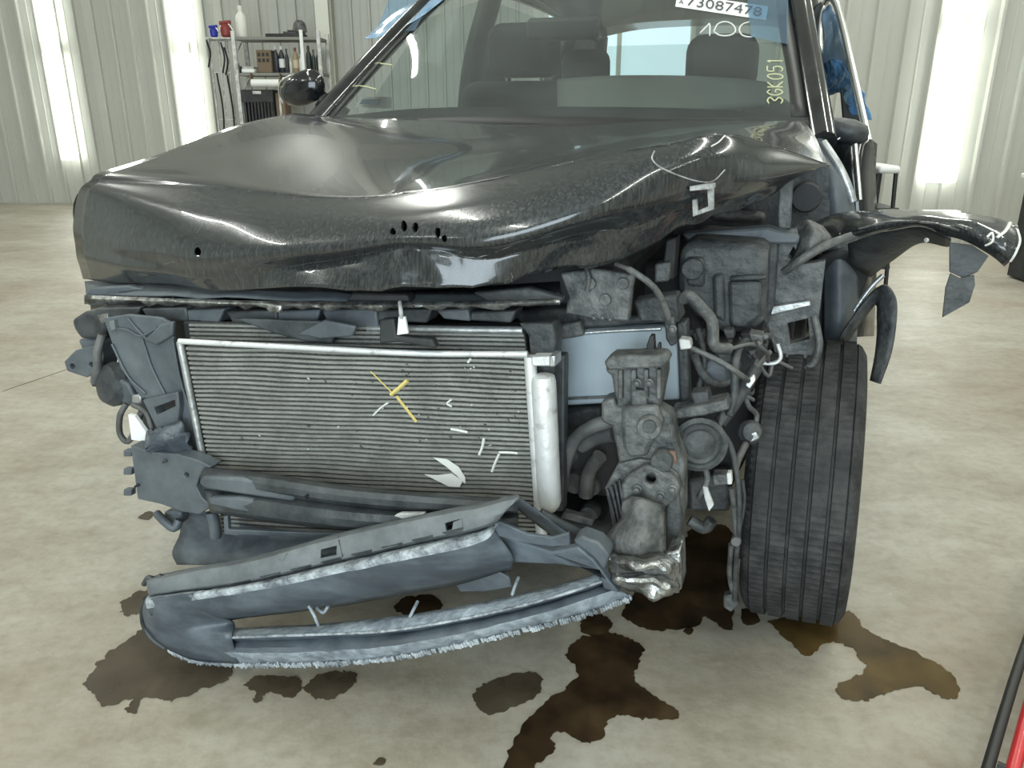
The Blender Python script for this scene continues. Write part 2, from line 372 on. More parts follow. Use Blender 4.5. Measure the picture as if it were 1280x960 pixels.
ribbed('wall_back', XL, XS, YB, 0.215, (0.4, 2.12, 1.0, 2.6))
ribbed('wall_partition', XS - 0.1, XR, YR, 0.255)
wn = box_obj('window_1', (1.26, YB + 0.06, 1.8), (1.72, 0.03, 1.6), 'day', kind='structure')
bm = bmesh.new()
for z in (1.02, 2.58): b_box(bm, (1.26, YB, z), (1.8, 0.07, 0.05))
for x in (0.4, 1.26, 2.12): b_box(bm, (x, YB, 1.8), (0.05, 0.07, 1.6))
frombm('window_frame', bm, 'post', wn)
# white steel post
p = WY(407, 60, 9.9); bm = bmesh.new(); b_box(bm, (p.x, 9.9, CEIL / 2), (0.06, 0.16, CEIL - .02)); b_box(bm, (p.x, 9.82, CEIL / 2), (0.15, 0.012, CEIL - .02)); b_box(bm, (p.x, 9.98, CEIL / 2), (0.15, 0.012, CEIL - .02))
tag(frombm('trim_1', bm, 'post'), kind='structure')

# wall lamps: two stacked diffusers in one housing
def wall_lamp(px, py, Y, wd, label):
    x = WY(px, py, Y).x; t = empty('wall_lamp', (x, Y - 0.058, 0.5)); tag(t, label, 'lamp', 'upright tube lamps on the ribbed walls')
    for z0, z1 in ((0.03, 1.22), (1.36, 2.6)):
        bm = bmesh.new(); b_box(bm, (0, 0.0, (z0 + z1) / 2), (wd * .7, 0.04, z1 - z0 - .02)); frombm('housing', bm, 'lamph', t, 35, .004)
        bm = bmesh.new(); k = 8
        vs = [[bm.verts.new((-wd / 2 * math.cos(math.pi * i / k), -0.02 - 0.06 * math.sin(math.pi * i / k), z)) for i in range(k + 1)] for z in (z0, z1)]
        for i in range(k): bm.faces.new((vs[0][i], vs[0][i + 1], vs[1][i + 1], vs[1][i]))
        bm.faces.new(vs[0]); bm.faces.new(vs[1])
        frombm('diffuser', bm, 'lamp', t, 60)
wall_lamp(78, 120, YB, 0.20, 'upright tube lamp on the bare ribbed wall farther from the storage shelf')
wall_lamp(236, 90, YB, 0.20, 'upright tube lamp on the ribbed wall right beside the storage shelf')
wall_lamp(1187, 120, YR, 0.27, 'upright tube lamp on the ribbed wall behind the torn fender')
for x, y in CEIL_LAMPS:
    t = empty('ceiling_lamp', (x, y, CEIL)); tag(t, 'long twin tube fixture under the white ceiling', 'lamp', 'ceiling tube fixtures')
    bm = bmesh.new(); b_box(bm, (0, 0, -0.05), (0.22, 2.5, 0.1)); frombm('housing', bm, 'lamph', t, 35)
    bm = bmesh.new()
    for s in (-1, 1): b_tube(bm, [(s * .05, -1.2, -.115), (s * .05, 1.2, -.115)], .014, 8)
    frombm('tube', bm, 'white', t, 60)
# roller door track and rolled curtain behind the camera
bm = bmesh.new(); b_tube(bm, [(-3.6, YF + .35, 3.75), (1.2, YF + .35, 3.75)], .25, 20); 
tag(frombm('door_1', bm, 'lamph'), kind='structure')
# joint line in the slab by the wreck
a, b = WZ(4, 489, .0), WZ(92, 459, .0)
bm = bmesh.new(); b_plate(bm, [[(a.x, a.y - .006, -.01), (b.x, b.y - .006, -.01), (b.x, b.y + .006, -.01), (a.x, a.y + .006, -.01)]], Vector((0, 0, .011)))
o = frombm('floor_joint', bm, 'ink', bpy.data.objects['floor']); 

# ------------------------------------------------------------------ the car
CAR = empty('car', (OX, OY, 0), -YAW)
tag(CAR, 'wrecked black crossover with crushed hood, exposed radiator and torn front end', 'car')

# --- hood
HR = [
 [(368,142,1.0),(420,147,1.02),(480,149,1.03),(550,150,1.03),(620,151,1.03),(700,152,1.03),(780,152,1.03),(850,153,1.02),(905,153,1.01),(955,153,1.0),(1005,153,.98)],
 [(296,158,.75),(360,160,.78),(430,164,.8),(510,167,.8),(595,169,.8),(690,167,.8),(780,165,.78),(850,161,.75),(905,158,.72),(960,160,.8),(1018,172,.86)],
 [(208,191,.52),(300,188,.53),(390,192,.55),(480,199,.55),(575,200,.55),(680,190,.55),(775,180,.5),(845,171,.5),(905,163,.5),(962,171,.65),(1026,190,.76)],
 [(122,218,.40),(230,224,.33),(330,238,.27),(420,247,.23),(510,241,.22),(620,225,.22),(735,200,.24),(830,183,.28),(906,168,.36),(968,184,.5),(1036,208,.65)],
 [(100,240,.375),(200,262,.26),(310,275,.19),(410,280,.15),(510,272,.13),(620,258,.13),(735,232,.17),(825,212,.23),(893,200,.31),(952,208,.42),(1020,212,.6)],
 [(94,280,.36),(195,305,.22),(305,315,.14),(405,314,.115),(500,298,.10),(610,300,.09),(725,270,.13),(810,250,.21),(875,232,.30),(928,235,.38),(990,224,.55)],
 [(97,320,.35),(195,340,.22),(300,342,.155),(405,330,.150),(502,307,.120),(610,322,.13),(715,295,.19),(795,280,.24),(852,262,.30),(908,254,.38),(970,236,.52)],
 [(104,347,.36),(200,357,.24),(300,360,.165),(405,361,.115),(505,360,.095),(605,358,.125),(690,338,.20),(770,322,.25),(835,290,.3),(897,266,.38),(962,241,.52)]]
def hood_wr(p, a, b):
    w_ = max(0, min(1, (a - .45) / .2)); w2 = max(0, min(1, (a - .66) / .15)) * max(0, min(1, (b - .22) / .2))
    p = p + Vector((0, 0.006 * w_ * noise3(p, 7, 1), 0.010 * noise3(p, 3.5, 2) * (.35 + w_)))
    ridge = abs(noise3(p, 13, 5))
    return p + Vector((0, -0.024 * w2 * (0.3 - ridge), 0.010 * w2 * noise3(p, 19, 3)))
HP = [[L(*q) for q in r] for r in HR]
def sharpen(rows, k, f=.14):                      # tight rows beside row k make it a crease
    ff = lambda j: f + (.36 - f) * max(0, 1 - j / 3.5)
    return rows[:k] + [[a.lerp(b, ff(j)) for j, (a, b) in enumerate(zip(rows[k], rows[k - 1]))], rows[k], [a.lerp(b, ff(j)) for j, (a, b) in enumerate(zip(rows[k], rows[k + 1]))]] + rows[k + 1:]
HP = sharpen(sharpen(HP, 6, .2), 3, .12)
hood = patch('hood', HP, 'paint', CAR, 7, 7, 0.004, hood_wr, 60)
HB = bvh_of(hood)
HOLES = []
for q in [(248, 315, 4.5, 6), (492, 290, 4, 5), (506, 282, 4, 7), (520, 284, 4, 6), (548, 290, 3.5, 8), (556, 298, 3.5, 5)]:
    HOLES.append([hit(HB, q[0] + q[2] * math.cos(t * math.pi / 5), q[1] + q[3] * math.sin(t * math.pi / 5) * random.uniform(.7, 1.2), .0) for t in range(10)])
cut(hood, HOLES)
for pts_, r_ in (([(590,268),(575,285),(560,300)], .0012), ([(620,240),(600,262)], .001), ([(330,215),(375,228)], .001), ([(545,185),(575,182),(600,188)], .001),
                ([(632,330),(640,345),(636,356)], .0018), ([(580,325),(577,345),(570,356)], .0018), ([(606,322),(610,340),(613,356)], .0015),
                ([(705,300),(712,322),(722,330)], .0015), ([(712,322),(704,338)], .0015), ([(680,318),(690,338)], .0015), ([(525,312),(560,322),(600,320),(640,306),(690,293)], .0022),
                ([(742,250),(772,262)], .001), ([(205,330),(222,326)], .002), ([(120,306),(112,312)], .0015)):
    stroke('scratch', HB, pts_, r_ * .62, 'scuff', hood, 4, .0008)
# crash fold scars and torn bracket on the damaged corner
stroke('scratch', HB, [(905, 170), (898, 178), (888, 184)], .0015, 'whitemark', hood)
stroke('scratch', HB, [(818, 190), (815, 200), (825, 210), (850, 220), (872, 226), (890, 226), (905, 212)], .0013, 'scuff', hood)
plate('hood_bracket', [(865, 250), (866, 271), (892, 262), (892, 230), (862, 233), (862, 238), (884, 236), (885, 258), (872, 264), (871, 249)], .29, .012, 'scuff', CAR, bevel=.001)
plate('hood_bracket', [(862, 233), (892, 230), (892, 236), (862, 239)], .27, .03, 'scuff', CAR, bevel=.001)
# inner hood frame under the lip
patch('hood_inner_panel', [[L(130,352,.40), L(400,352,.24), L(700,330,.26), L(900,262,.42)], [L(130,345,.6), L(400,335,.5), L(700,320,.5), L(900,258,.6)]], 'bayg', CAR, 6, 3, .004)

# --- body shell
def PU(*a): return Vector(a)
cowl = patch('cowl_panel', [[PU(-.74, 1.08, 1.10), PU(-.4, 1.0, 1.115), PU(0, .97, 1.12), PU(.4, 1.0, 1.115), PU(.72, 1.08, 1.10)], [PU(-.74, 1.2, 1.13), PU(-.4, 1.12, 1.155), PU(0, 1.08, 1.16), PU(.4, 1.12, 1.155), PU(.72, 1.2, 1.13)]], 'trim', CAR, 4, 2, .006)
WSR = [[PU(-.725, 1.10, 1.125), PU(-.38, 1.03, 1.13), PU(0, 1.0, 1.13), PU(.36, 1.03, 1.13), PU(.69, 1.10, 1.125)],
       [PU(-.685, 1.46, 1.345), PU(-.36, 1.38, 1.36), PU(-.01, 1.35, 1.365), PU(.34, 1.38, 1.36), PU(.625, 1.46, 1.345)],
       [PU(-.645, 1.85, 1.56), PU(-.34, 1.78, 1.59), PU(-.01, 1.75, 1.595), PU(.29, 1.78, 1.59), PU(.555, 1.85, 1.56)]]
ws = patch('windshield', WSR, 'windshield', CAR, 6, 6, 0, None, 60)
patch('frit_band', [[WSR[0][0] + PU(.03, -.010, .0), WSR[1][0] + PU(.03, -.010, .004), WSR[2][0] + PU(.03, -.010, .004)], [WSR[0][0] + PU(0, -.004, 0), WSR[1][0] + PU(0, -.004, 0), WSR[2][0] + PU(0, -.004, 0)]], 'trim', ws, 4, 2, .001)
WB = bvh_of(ws); FALL[id(WB)] = (PU(-.725, 1.10, 1.125), PU(0, -.502, .865))
def pillar(name, path, wd, m='trim'):
    bm = bmesh.new(); b_tube(bm, crs(path, 5), wd, 8); return frombm(name, bm, m, CAR, 60)
for s, x0, x1, x2 in ((-1, -.755, -.715, -.67), (1, .705, .640, .575)):
    pillar('windshield_pillar', [(x0 + s * .01, 1.05, 1.08), (x1, 1.47, 1.34), (x2, 1.87, 1.565), (x2 - s * .01, 2.1, 1.62)], .034, 'paint_clean')
    q = 1 if s < 0 else .90
    pillar('door_pillar', [(s * .76 * q, 2.25, .9), (s * .72 * q, 2.27, 1.3), (s * .64 * q, 2.3, 1.6)], .05, 'trim')
    pillar('rear_pillar', [(s * .77 * q, 3.25, .95), (s * .70 * q, 3.4, 1.3), (s * .62 * q, 3.5, 1.6)], .06, 'trim')
    pillar('roof_rail', [(s * .645 * q, 1.85, 1.57), (s * .65 * q, 2.5, 1.64), (s * .64 * q, 3.3, 1.62), (s * .6 * q, 3.9, 1.55)], .035, 'paint_clean')
patch('roof', [[PU(-.65, 1.84, 1.575), PU(-.3, 1.77, 1.605), PU(.26, 1.77, 1.605), PU(.565, 1.84, 1.575)], [PU(-.66, 2.6, 1.65), PU(-.3, 2.6, 1.69), PU(.26, 2.6, 1.69), PU(.58, 2.6, 1.65)], [PU(-.62, 3.95, 1.55), PU(-.3, 4.0, 1.60), PU(.28, 4.0, 1.60), PU(.6, 3.95, 1.55)]], 'paint_clean', CAR, 6, 6, .02)
# passenger side lower body and doors
def side_panel(name, s, v0, v1, m='paint_clean'):
    return patch(name, [[PU(s * .86, v0, 1.0), PU(s * .86, v1, 1.02)], [PU(s * .91, v0, .8), PU(s * .91, v1, .8)], [PU(s * .89, v0, .5), PU(s * .89, v1, .5)], [PU(s * .82, v0, .3), PU(s * .82, v1, .3)]], m, CAR, 4, 4, .03)
side_panel('front_door', -1, 1.2, 2.24); side_panel('rear_door', -1, 2.26, 3.15); side_panel('rear_quarter', -1, 3.16, 4.2)
side_panel('rear_door', 1, 2.26, 3.15); side_panel('rear_quarter', 1, 3.16, 4.2)
for s in (-1, 1):
    for v0, v1, a, b in ((2.33, 3.2, .735 * (1 if s < 0 else .9), .655 * (1 if s < 0 else .9)),):
        patch('side_window', [[PU(s * a, v0, 1.03), PU(s * a, v1, 1.05)], [PU(s * b, v0, 1.58), PU(s * b, v1 + .15, 1.56)]], 'sideglass' if s < 0 else 'seat', CAR, 2, 2, 0)
patch('side_window', [[PU(-.77, 1.28, 1.04), PU(-.765, 2.2, 1.03)], [PU(-.69, 1.75, 1.46), PU(-.66, 2.22, 1.57)]], 'sideglass', CAR, 3, 3, 0)
pillar('window_sill', [(-.80, 1.1, 1.02), (-.80, 2.2, 1.03), (-.78, 3.2, 1.06)], .03, 'paint_clean')
patch('tailgate', [[PU(-.7, 4.22, 1.0), PU(0, 4.3, 1.0), PU(.7, 4.22, 1.0)], [PU(-.78, 4.28, .7), PU(0, 4.36, .7), PU(.78, 4.28, .7)], [PU(-.75, 4.2, .35), PU(0, 4.28, .35), PU(.75, 4.2, .35)]], 'paint_clean', CAR, 4, 4, .03)
for s in (-1, 1): pillar('tailgate_pillar', [(s * .68, 4.2, 1.0), (s * .6, 3.97, 1.55)], .055, 'trim')
patch('rear_window', [[PU(-.62, 4.2, 1.02), PU(.62, 4.2, 1.02)], [PU(-.55, 4.0, 1.5), PU(.55, 4.0, 1.5)]], 'sideglass', CAR, 3, 3, 0)
bm = bmesh.new(); b_box(bm, (0, 2.6, .24), (1.5, 3.0, .08)); frombm('underbody', bm, 'dark', CAR, 35, .02)
for s in (-1, 1):
    q = 1 if s < 0 else .92
    patch('quarter_pillar', [[PU(s * .74 * q, 3.35, 1.0), PU(s * .72 * q, 4.2, 1.02)], [PU(s * .64 * q, 3.5, 1.56), PU(s * .6 * q, 3.97, 1.54)]], 'trim', CAR, 3, 3, .03)
    patch('door_trim', [[PU(s * .76 * q, 1.5, .95), PU(s * .76 * q, 3.3, .98)], [PU(s * .80, 1.5, .5), PU(s * .80, 3.3, .5)]], 'seat', CAR, 3, 3, .02)
# interior
def soft(name, c, s, m, rx=0.0, bev=.05, parent=None):
    bm = bmesh.new(); b_box(bm, c, s, Matrix.Rotation(rx, 3, 'X')); return frombm(name, bm, m, parent or CAR, 60, bev, 4)
dash = patch('dashboard', [[PU(-.70, 1.16, 1.07), PU(0, 1.08, 1.09), PU(.68, 1.16, 1.07)], [PU(-.68, 1.4, 1.11), PU(0, 1.35, 1.12), PU(.66, 1.4, 1.11)], [PU(-.68, 1.55, 1.06), PU(0, 1.5, 1.07), PU(.66, 1.55, 1.06)], [PU(-.68, 1.55, .75), PU(0, 1.5, .75), PU(.66, 1.55, .75)]], 'dash', CAR, 5, 4, .01)
patch('dash_pad', [[pt(697, 138, 1.42), pt(760, 141, 1.42), pt(850, 141, 1.42), pt(925, 135, 1.44), pt(960, 130, 1.46)], [pt(697, 120, 1.50), pt(760, 121, 1.49), pt(850, 121, 1.49), pt(925, 120, 1.5), pt(962, 120, 1.5)], [pt(697, 102, 1.60), pt(760, 98, 1.58), pt(850, 98, 1.58), pt(925, 102, 1.58), pt(965, 108, 1.6)]], 'dashpad', CAR, 4, 4, .02)
def headseat(px, v, wpx, ytop, name='front_seat'):
    c = pt(px, ytop, v); w_ = (pt(px + wpx / 2, ytop, v) - pt(px - wpx / 2, ytop, v)).x
    hd = soft('headrest', (c.x, v, c.z - .10), (w_, .12, .2), 'seat', .1, .06)
    soft('seatback', (c.x, v + .04, c.z - .52), (.52, .16, .62), 'seat', .12, .06)
    soft('seat_cushion', (c.x, v - .25, c.z - .86), (.52, .52, .16), 'seat', 0, .05)
    for s in (-1, 1):
        lathe('headrest_post', [(.007, 0), (.007, .1)], (c.x + s * .07, v, c.z - .25), 'chrome', CAR, (0, 0, 1), 8)
headseat(655, 2.05, 90, 28); headseat(905, 2.0, 92, 42)
c = pt(733, 64, 3.1); soft('headrest', (c.x, 3.1, c.z - .1), (.25, .12, .22), 'seat', .1, .06)
c = pt(610, 60, 3.1); soft('headrest', (c.x, 3.1, c.z - .1), (.25, .12, .22), 'seat', .1, .06)
soft('rear_seatback', (0, 3.2, .78), (1.35, .2, .62), 'seat', .15, .06)
soft('steering_wheel_hub', (.36, 1.72, .98), (.16, .08, .14), 'dash', .4, .03)
bm = bmesh.new(); b_tube(bm, [Vector((.36 + .185 * math.cos(t * math.pi / 12), 1.7 + .06 * math.sin(t * math.pi / 12), .98 + .175 * math.sin(t * math.pi / 12))) for t in range(25)], .016, 8); frombm('steering_wheel', bm, 'dash', CAR, 60)
c = hit(WB, 695, 6, -.05); soft('interior_mirror', (c.x, c.y + .05, c.z - .02), (.24, .04, .07), 'trim', .1, .015)
# paper card on the dash, sticker, glass pen
plate('dash_card', [(444, 134), (450, 121), (490, 121), (488, 136)], 1.42, .003, 'sticker', CAR, bevel=0)
plate('dash_card_print', [(449, 130), (453, 124), (476, 124), (473, 131)], 1.41, .003, 'bluefilm', CAR, bevel=0)
def wquad(name, pts, m, off=.003, n=6):
    A_, B_, C_, D_ = [Vector((*q, 0)) for q in pts]
    rows = [[hit(WB, *(A_.lerp(B_, i / n).lerp(D_.lerp(C_, i / n), j / 3)).xy, off) for i in range(n + 1)] for j in range(4)]
    return patch(name, rows, m, CAR, 1, 1, 0, flip=True)
patch('frit_band', [[hit(WB, x_, y_, .0012) for x_, y_ in ((966, -25), (974, 40), (984, 95), (989, 146))], [hit(WB, x_, y_, .0012) for x_, y_ in ((985, -25), (994, 40), (1002, 95), (1010, 146))]], 'trim', ws, 3, 2, .0005)
wquad('lot_sticker', [(847, -8), (960, 9), (957, 26), (844, 9)], 'sticker', .002)
def text_on(name, txt, p0, p1, hgt, m, b, off=.004):
    cu = bpy.data.curves.new(name, 'FONT'); cu.body = txt; cu.size = 1.0; cu.resolution_u = 3
    to = bpy.data.objects.new(name, cu); COL.objects.link(to); dg = bpy.context.evaluated_depsgraph_get()
    me = bpy.data.meshes.new_from_object(to.evaluated_get(dg)); bpy.data.objects.remove(to)
    xs = [v.co.x for v in me.vertices]; x0, x1 = min(xs), max(xs); P0, P1 = Vector(p0), Vector(p1); d = (P1 - P0); L_ = d.length; d.normalize(); nrm = Vector((d.y, -d.x))
    for v in me.vertices:
        q = P0 + d * ((v.co.x - x0) / (x1 - x0) * L_) + nrm * (v.co.y / .72 * hgt)
        h_ = hit(b, q.x, q.y, off); v.co = h_ if h_ else v.co
    return link(name, me, m, CAR)
text_on('lot_number', '73087478', (858, 8), (951, 22), 12, 'ink', WB)
text_on('lot_prefix', 'A', (848, 6), (854, 7), 6, 'ink', WB)
for st in ([(875, 42), (884, 33), (887, 31), (887, 45)], [(892, 40), (897, 31), (907, 28), (916, 32), (919, 40), (912, 45), (900, 45), (893, 41)], [(938, 28), (928, 31), (924, 38), (928, 45), (938, 47), (944, 44)]):
    stroke('pen_mark', WB, st, .0022, 'whitemark', CAR)
def vglyphs():
    # "3GK051" written upward, each glyph drawn in a unit box (x along the writing, y up from its baseline)
    G = {'3': [[(0, .9), (.5, 1), (.9, .8), (.4, .52), (.9, .25), (.5, 0), (0, .1)]],
         'G': [[(.9, .85), (.5, 1), (.1, .7), (.1, .3), (.5, 0), (.9, .2), (.9, .45), (.5, .45)]],
         'K': [[(.1, 1), (.1, .5), (.1, 0)], [(.85, 1), (.1, .5), (.9, 0)]],
         '0': [[(.5, 1), (.1, .6), (.2, .1), (.6, 0), (.9, .4), (.8, .9), (.5, 1)]],
         '5': [[(.9, 1), (.2, 1), (.15, .6), (.7, .6), (.85, .25), (.5, 0), (.1, .1)]], '1': [[(.3, .8), (.5, 1), (.5, .5), (.5, 0)]]}
    y = 130.0
    for ch in '3GK051':
        for s_ in G[ch]:
            stroke('pen_mark', WB, [(978 - b * 19, y - a * 8.0) for a, b in s_], .0019, 'chalk_glass', CAR)
        y -= 9.8
vglyphs()
stroke('pen_mark', WB, [(430, 96), (450, 86), (470, 80), (490, 82)], .0022, 'chalk_glass', CAR)
stroke('pen_mark', WB, [(425, 112), (450, 108), (470, 112)], .0022, 'chalk_glass', CAR)
# wrap film on the glass corners
wquad('crash_film', [(500, -30), (560, -40), (520, 40), (468, 46)], 'bluefilm_t', .006)
wquad('crash_film', [(930, -30), (985, -30), (984, 58), (938, 48)], 'bluefilm_t', .006)
patch('crash_film', [[pt(455, 48, 1.48), pt(500, 12, 1.66), pt(545, -8, 1.8)], [pt(470, 48, 1.46), pt(520, 25, 1.62), pt(560, -5, 1.76)]], 'bluefilm', CAR, 4, 3, .002)
patch('crash_film', [[pt(975, -10, 1.7), pt(985, 30, 1.58), pt(990, 60, 1.5)], [pt(998, -10, 1.75), pt(1006, 30, 1.62), pt(1008, 60, 1.54)]], 'bluefilm', CAR, 4, 3, .002)
# wiper
tube('wiper', [pt(930, 151, 1.06), pt(800, 151, 1.02), pt(640, 150, 1.01), pt(500, 149, 1.05)], .005, 'trim', CAR)
# passenger mirror
mr = pt(378, 111, 1.28)
bm = bmesh.new(); b_lathe(bm, [(.012, -.115), (.055, -.10), (.085, -.05), (.095, .0), (.09, .06), (.07, .10), (.03, .118)], (0, 0, 0), (1, 0, 0), 20)
bmesh.ops.transform(bm, matrix=Matrix.Translation(mr) @ Matrix.Rotation(math.radians(-18), 4, 'Y') @ Matrix.Diagonal((.70, .40, .56, 1)), verts=bm.verts)
frombm('wing_mirror', bm, 'paint_clean', CAR, 60)
tube('mirror_arm', [mr + Vector((.05, .02, -.03)), mr + Vector((.12, .06, -.09))], .03, 'trim', CAR)
tube('mirror_trim', [mr + Vector((-.066, -.02, -.045)), mr + Vector((-.072, -.03, -.01)), mr + Vector((-.05, -.04, .025)), mr + Vector((-.0, -.04, .045))], .003, 'chrome', CAR)

# --- driver door, pushed outwards, with film over the window frame
dd = patch('front_door', [[pt(1030, 178, 1.28), pt(1075, 172, 1.25), pt(1092, 180, 1.3)], [pt(1040, 215, 1.25), pt(1072, 215, 1.22), pt(1090, 220, 1.3)], [pt(1062, 300, 1.2), pt(1080, 300, 1.2), pt(1092, 300, 1.3)], [pt(1060, 420, 1.2), pt(1075, 420, 1.2), pt(1088, 420, 1.3)]], 'paint_clean', CAR, 4, 4, .02)
fr = [pt(1026, 195, 1.75), pt(1026, 110, 1.8), pt(1024, 40, 1.9), pt(1030, 8, 1.95), pt(1040, -2, 1.9), pt(1050, 20, 1.8), pt(1066, 90, 1.55), pt(1086, 180, 1.32)]
tube('window_frame', fr, .011, 'chrome', dd, 5)
plate('window_seal', [(1013, 30), (1018, 8), (1027, 1), (1028, 30), (1026, 112), (1021, 112), (1013, 60)], 1.96, .05, 'trim', dd)
film = patch('crash_film', [[pt(1028, 15, 1.88), pt(1036, 6, 1.88), pt(1044, 15, 1.84)], [pt(1028, 60, 1.85), pt(1042, 60, 1.78), pt(1056, 60, 1.66)], [pt(1027, 95, 1.8), pt(1045, 90, 1.7), pt(1068, 100, 1.52)], [pt(1027, 125, 1.78), pt(1045, 108, 1.66), pt(1072, 120, 1.48)]], 'bluefilm', dd, 5, 5, .002, lambda p, a, b: p + Vector((.01 * noise3(p, 14, 2), .02 * noise3(p, 12, 4), 0)))
patch('crash_film', [[pt(1030, 80, 1.76), pt(1046, 74, 1.68), pt(1064, 92, 1.54)], [pt(1030, 118, 1.76), pt(1050, 104, 1.62), pt(1080, 118, 1.46)], [pt(1048, 112, 1.7), pt(1062, 130, 1.5), pt(1091, 146, 1.42)], [pt(1056, 126, 1.6), pt(1066, 142, 1.45), pt(1088, 148, 1.42)]], 'bluefilm_d', dd, 5, 5, .002, lambda p, a, b: p + Vector((.012 * noise3(p, 24, 2), .03 * noise3(p, 20, 4), .01 * noise3(p, 26, 6))))
plate('mirror_sail', [(1050, 112), (1062, 104), (1086, 176), (1054, 160)], 1.60, .02, 'trim', dd)
mr = pt(1055, 163, 1.26)
bm = bmesh.new(); b_lathe(bm, [(.01, -.10), (.05, -.085), (.075, -.03), (.08, .03), (.06, .085), (.02, .10)], (0, 0, 0), (1, 0, 0), 16)
bmesh.ops.transform(bm, matrix=Matrix.Translation(mr) @ Matrix.Rotation(math.radians(12), 4, 'Y') @ Matrix.Diagonal((.62, .7, .40, 1)), verts=bm.verts)
frombm('wing_mirror', bm, 'plastic', CAR, 60)
tube('mirror_wire', [pt(1040, 188, 1.2), pt(1043, 178, 1.2), pt(1050, 172, 1.2)], .003, 'chrome', CAR)
patch('hinge_pillar', [[pt(1008, 150, 1.12), pt(1020, 160, 1.08), pt(1034, 180, 1.05)], [pt(1012, 185, 1.05), pt(1030, 195, 1.0), pt(1046, 205, 1.02)], [pt(1026, 230, .98), pt(1046, 235, .95), pt(1064, 248, 1.0)], [pt(1030, 330, .98), pt(1050, 330, .95), pt(1072, 330, 1.0)], [pt(1030, 450, .98), pt(1050, 450, .95), pt(1068, 450, 1.0)]], 'plastic_grey', CAR, 5, 4, .01)
tube('door_edge', [pt(1029, 178, 1.02), pt(1046, 204, .99), pt(1058, 228, .98), pt(1066, 252, .98)], .010, 'alloy', CAR)
tube('door_edge', [pt(1069, 180, 1.2), pt(1072, 215, 1.18), pt(1075, 250, 1.16)], .006, 'chrome', CAR)

# --- front fender on the passenger side (edge-on) and torn fender on the driver side
patch('front_fender', [[pt(122, 219, .42), PU(-.86, .8, 1.02), PU(-.88, 1.18, 1.05)], [pt(92, 255, .42), PU(-.93, .75, .9), PU(-.92, 1.18, .9)], [pt(100, 325, .45), PU(-.92, .62, .72), PU(-.91, 1.18, .5)]], 'paint_clean', CAR, 5, 5, .004)
FT = [[(1000, 288, .78), (1040, 268, .80), (1095, 264, .74), (1150, 263, .66), (1200, 264, .58), (1245, 274, .52), (1272, 284, .50)],
      [(990, 305, .72), (1040, 284, .74), (1095, 274, .66), (1150, 270, .58), (1205, 274, .50), (1250, 290, .46), (1275, 302, .46)],
      [(985, 322, .70), (1040, 300, .70), (1085, 285, .63), (1150, 278, .56), (1200, 288, .48), (1245, 306, .44), (1268, 322, .44)],
      [(990, 330, .72), (1040, 308, .72), (1085, 292, .65), (1150, 283, .58), (1192, 297, .50), (1236, 318, .46), (1256, 334, .46)]]
fend = patch('torn_fender', [[L(*q) for q in r] for r in FT], 'paint', CAR, 6, 5, .003, lambda p, a, b: p + Vector((0, .008 * noise3(p, 9, 7), .006 * noise3(p, 12, 8))), 60)
FB = bvh_of(fend)
stroke('scratch', FB, [(1075, 287), (1110, 279), (1140, 277), (1170, 280), (1200, 288)], .0025, 'torn', fend)
stroke('scratch', FB, [(1234, 297), (1240, 292), (1241, 302), (1233, 306)], .002, 'whitemark', fend); stroke('scratch', FB, [(1246, 298), (1256, 290), (1262, 280)], .003, 'whitemark', fend)
stroke('scratch', FB, [(1271, 288), (1274, 302), (1268, 318), (1262, 328)], .002, 'whitemark', fend)
# inner arch of the fender and loose liner strips
patch('fender_inner_arch', [[pt(1060, 305, .85), pt(1110, 288, .75), pt(1150, 283, .68), pt(1188, 298, .60)], [pt(1065, 330, .92), pt(1110, 310, .82), pt(1150, 297, .74), pt(1188, 306, .66)], [pt(1088, 346, .98), pt(1120, 322, .88), pt(1150, 303, .78), pt(1185, 308, .68)]], 'plastic', CAR, 5, 4, .004)
patch('wheel_arch_liner', [[pt(1022, 322, .95), pt(1055, 312, .93), pt(1090, 320, .95)], [pt(1020, 360, 1.0), pt(1060, 350, 1.0), pt(1085, 345, 1.0)], [pt(1020, 400, 1.0), pt(1045, 395, 1.0), pt(1068, 385, 1.0)], [pt(1018, 425, 1.0), pt(1035, 422, 1.0), pt(1050, 415, 1.0)]], 'dark', CAR, 4, 4, .01)
patch('liner_strip', [[pt(1048, 424, .9), pt(1065, 398, .9), pt(1090, 366, .9), pt(1106, 356, .88), pt(1119, 372, .86), pt(1120, 400, .84), pt(1114, 440, .82), pt(1100, 480, .80)], [pt(1058, 430, .93), pt(1072, 408, .93), pt(1090, 384, .93), pt(1097, 382, .91), pt(1097, 396, .88), pt(1097, 415, .86), pt(1094, 445, .84), pt(1088, 476, .82)]], 'bayg', CAR, 4, 3, .006)
tube('liner_strip', [pt(1068, 388, .92), pt(1088, 360, .92), pt(1104, 344, .92)], .006, 'alloy', CAR)
plate('fender_tab', [(1187, 303), (1215, 306), (1236, 320), (1222, 340), (1205, 348), (1198, 345), (1187, 340)], .56, .006, 'plastic', CAR, bevel=.001)
plate('fender_tab', [(1188, 342), (1200, 348), (1218, 344), (1219, 356), (1212, 378), (1178, 397), (1182, 360)], .55, .006, 'bayg', CAR, bevel=.001)
bolt(1158, 300, .62, .0035, 'whitemark', CAR)

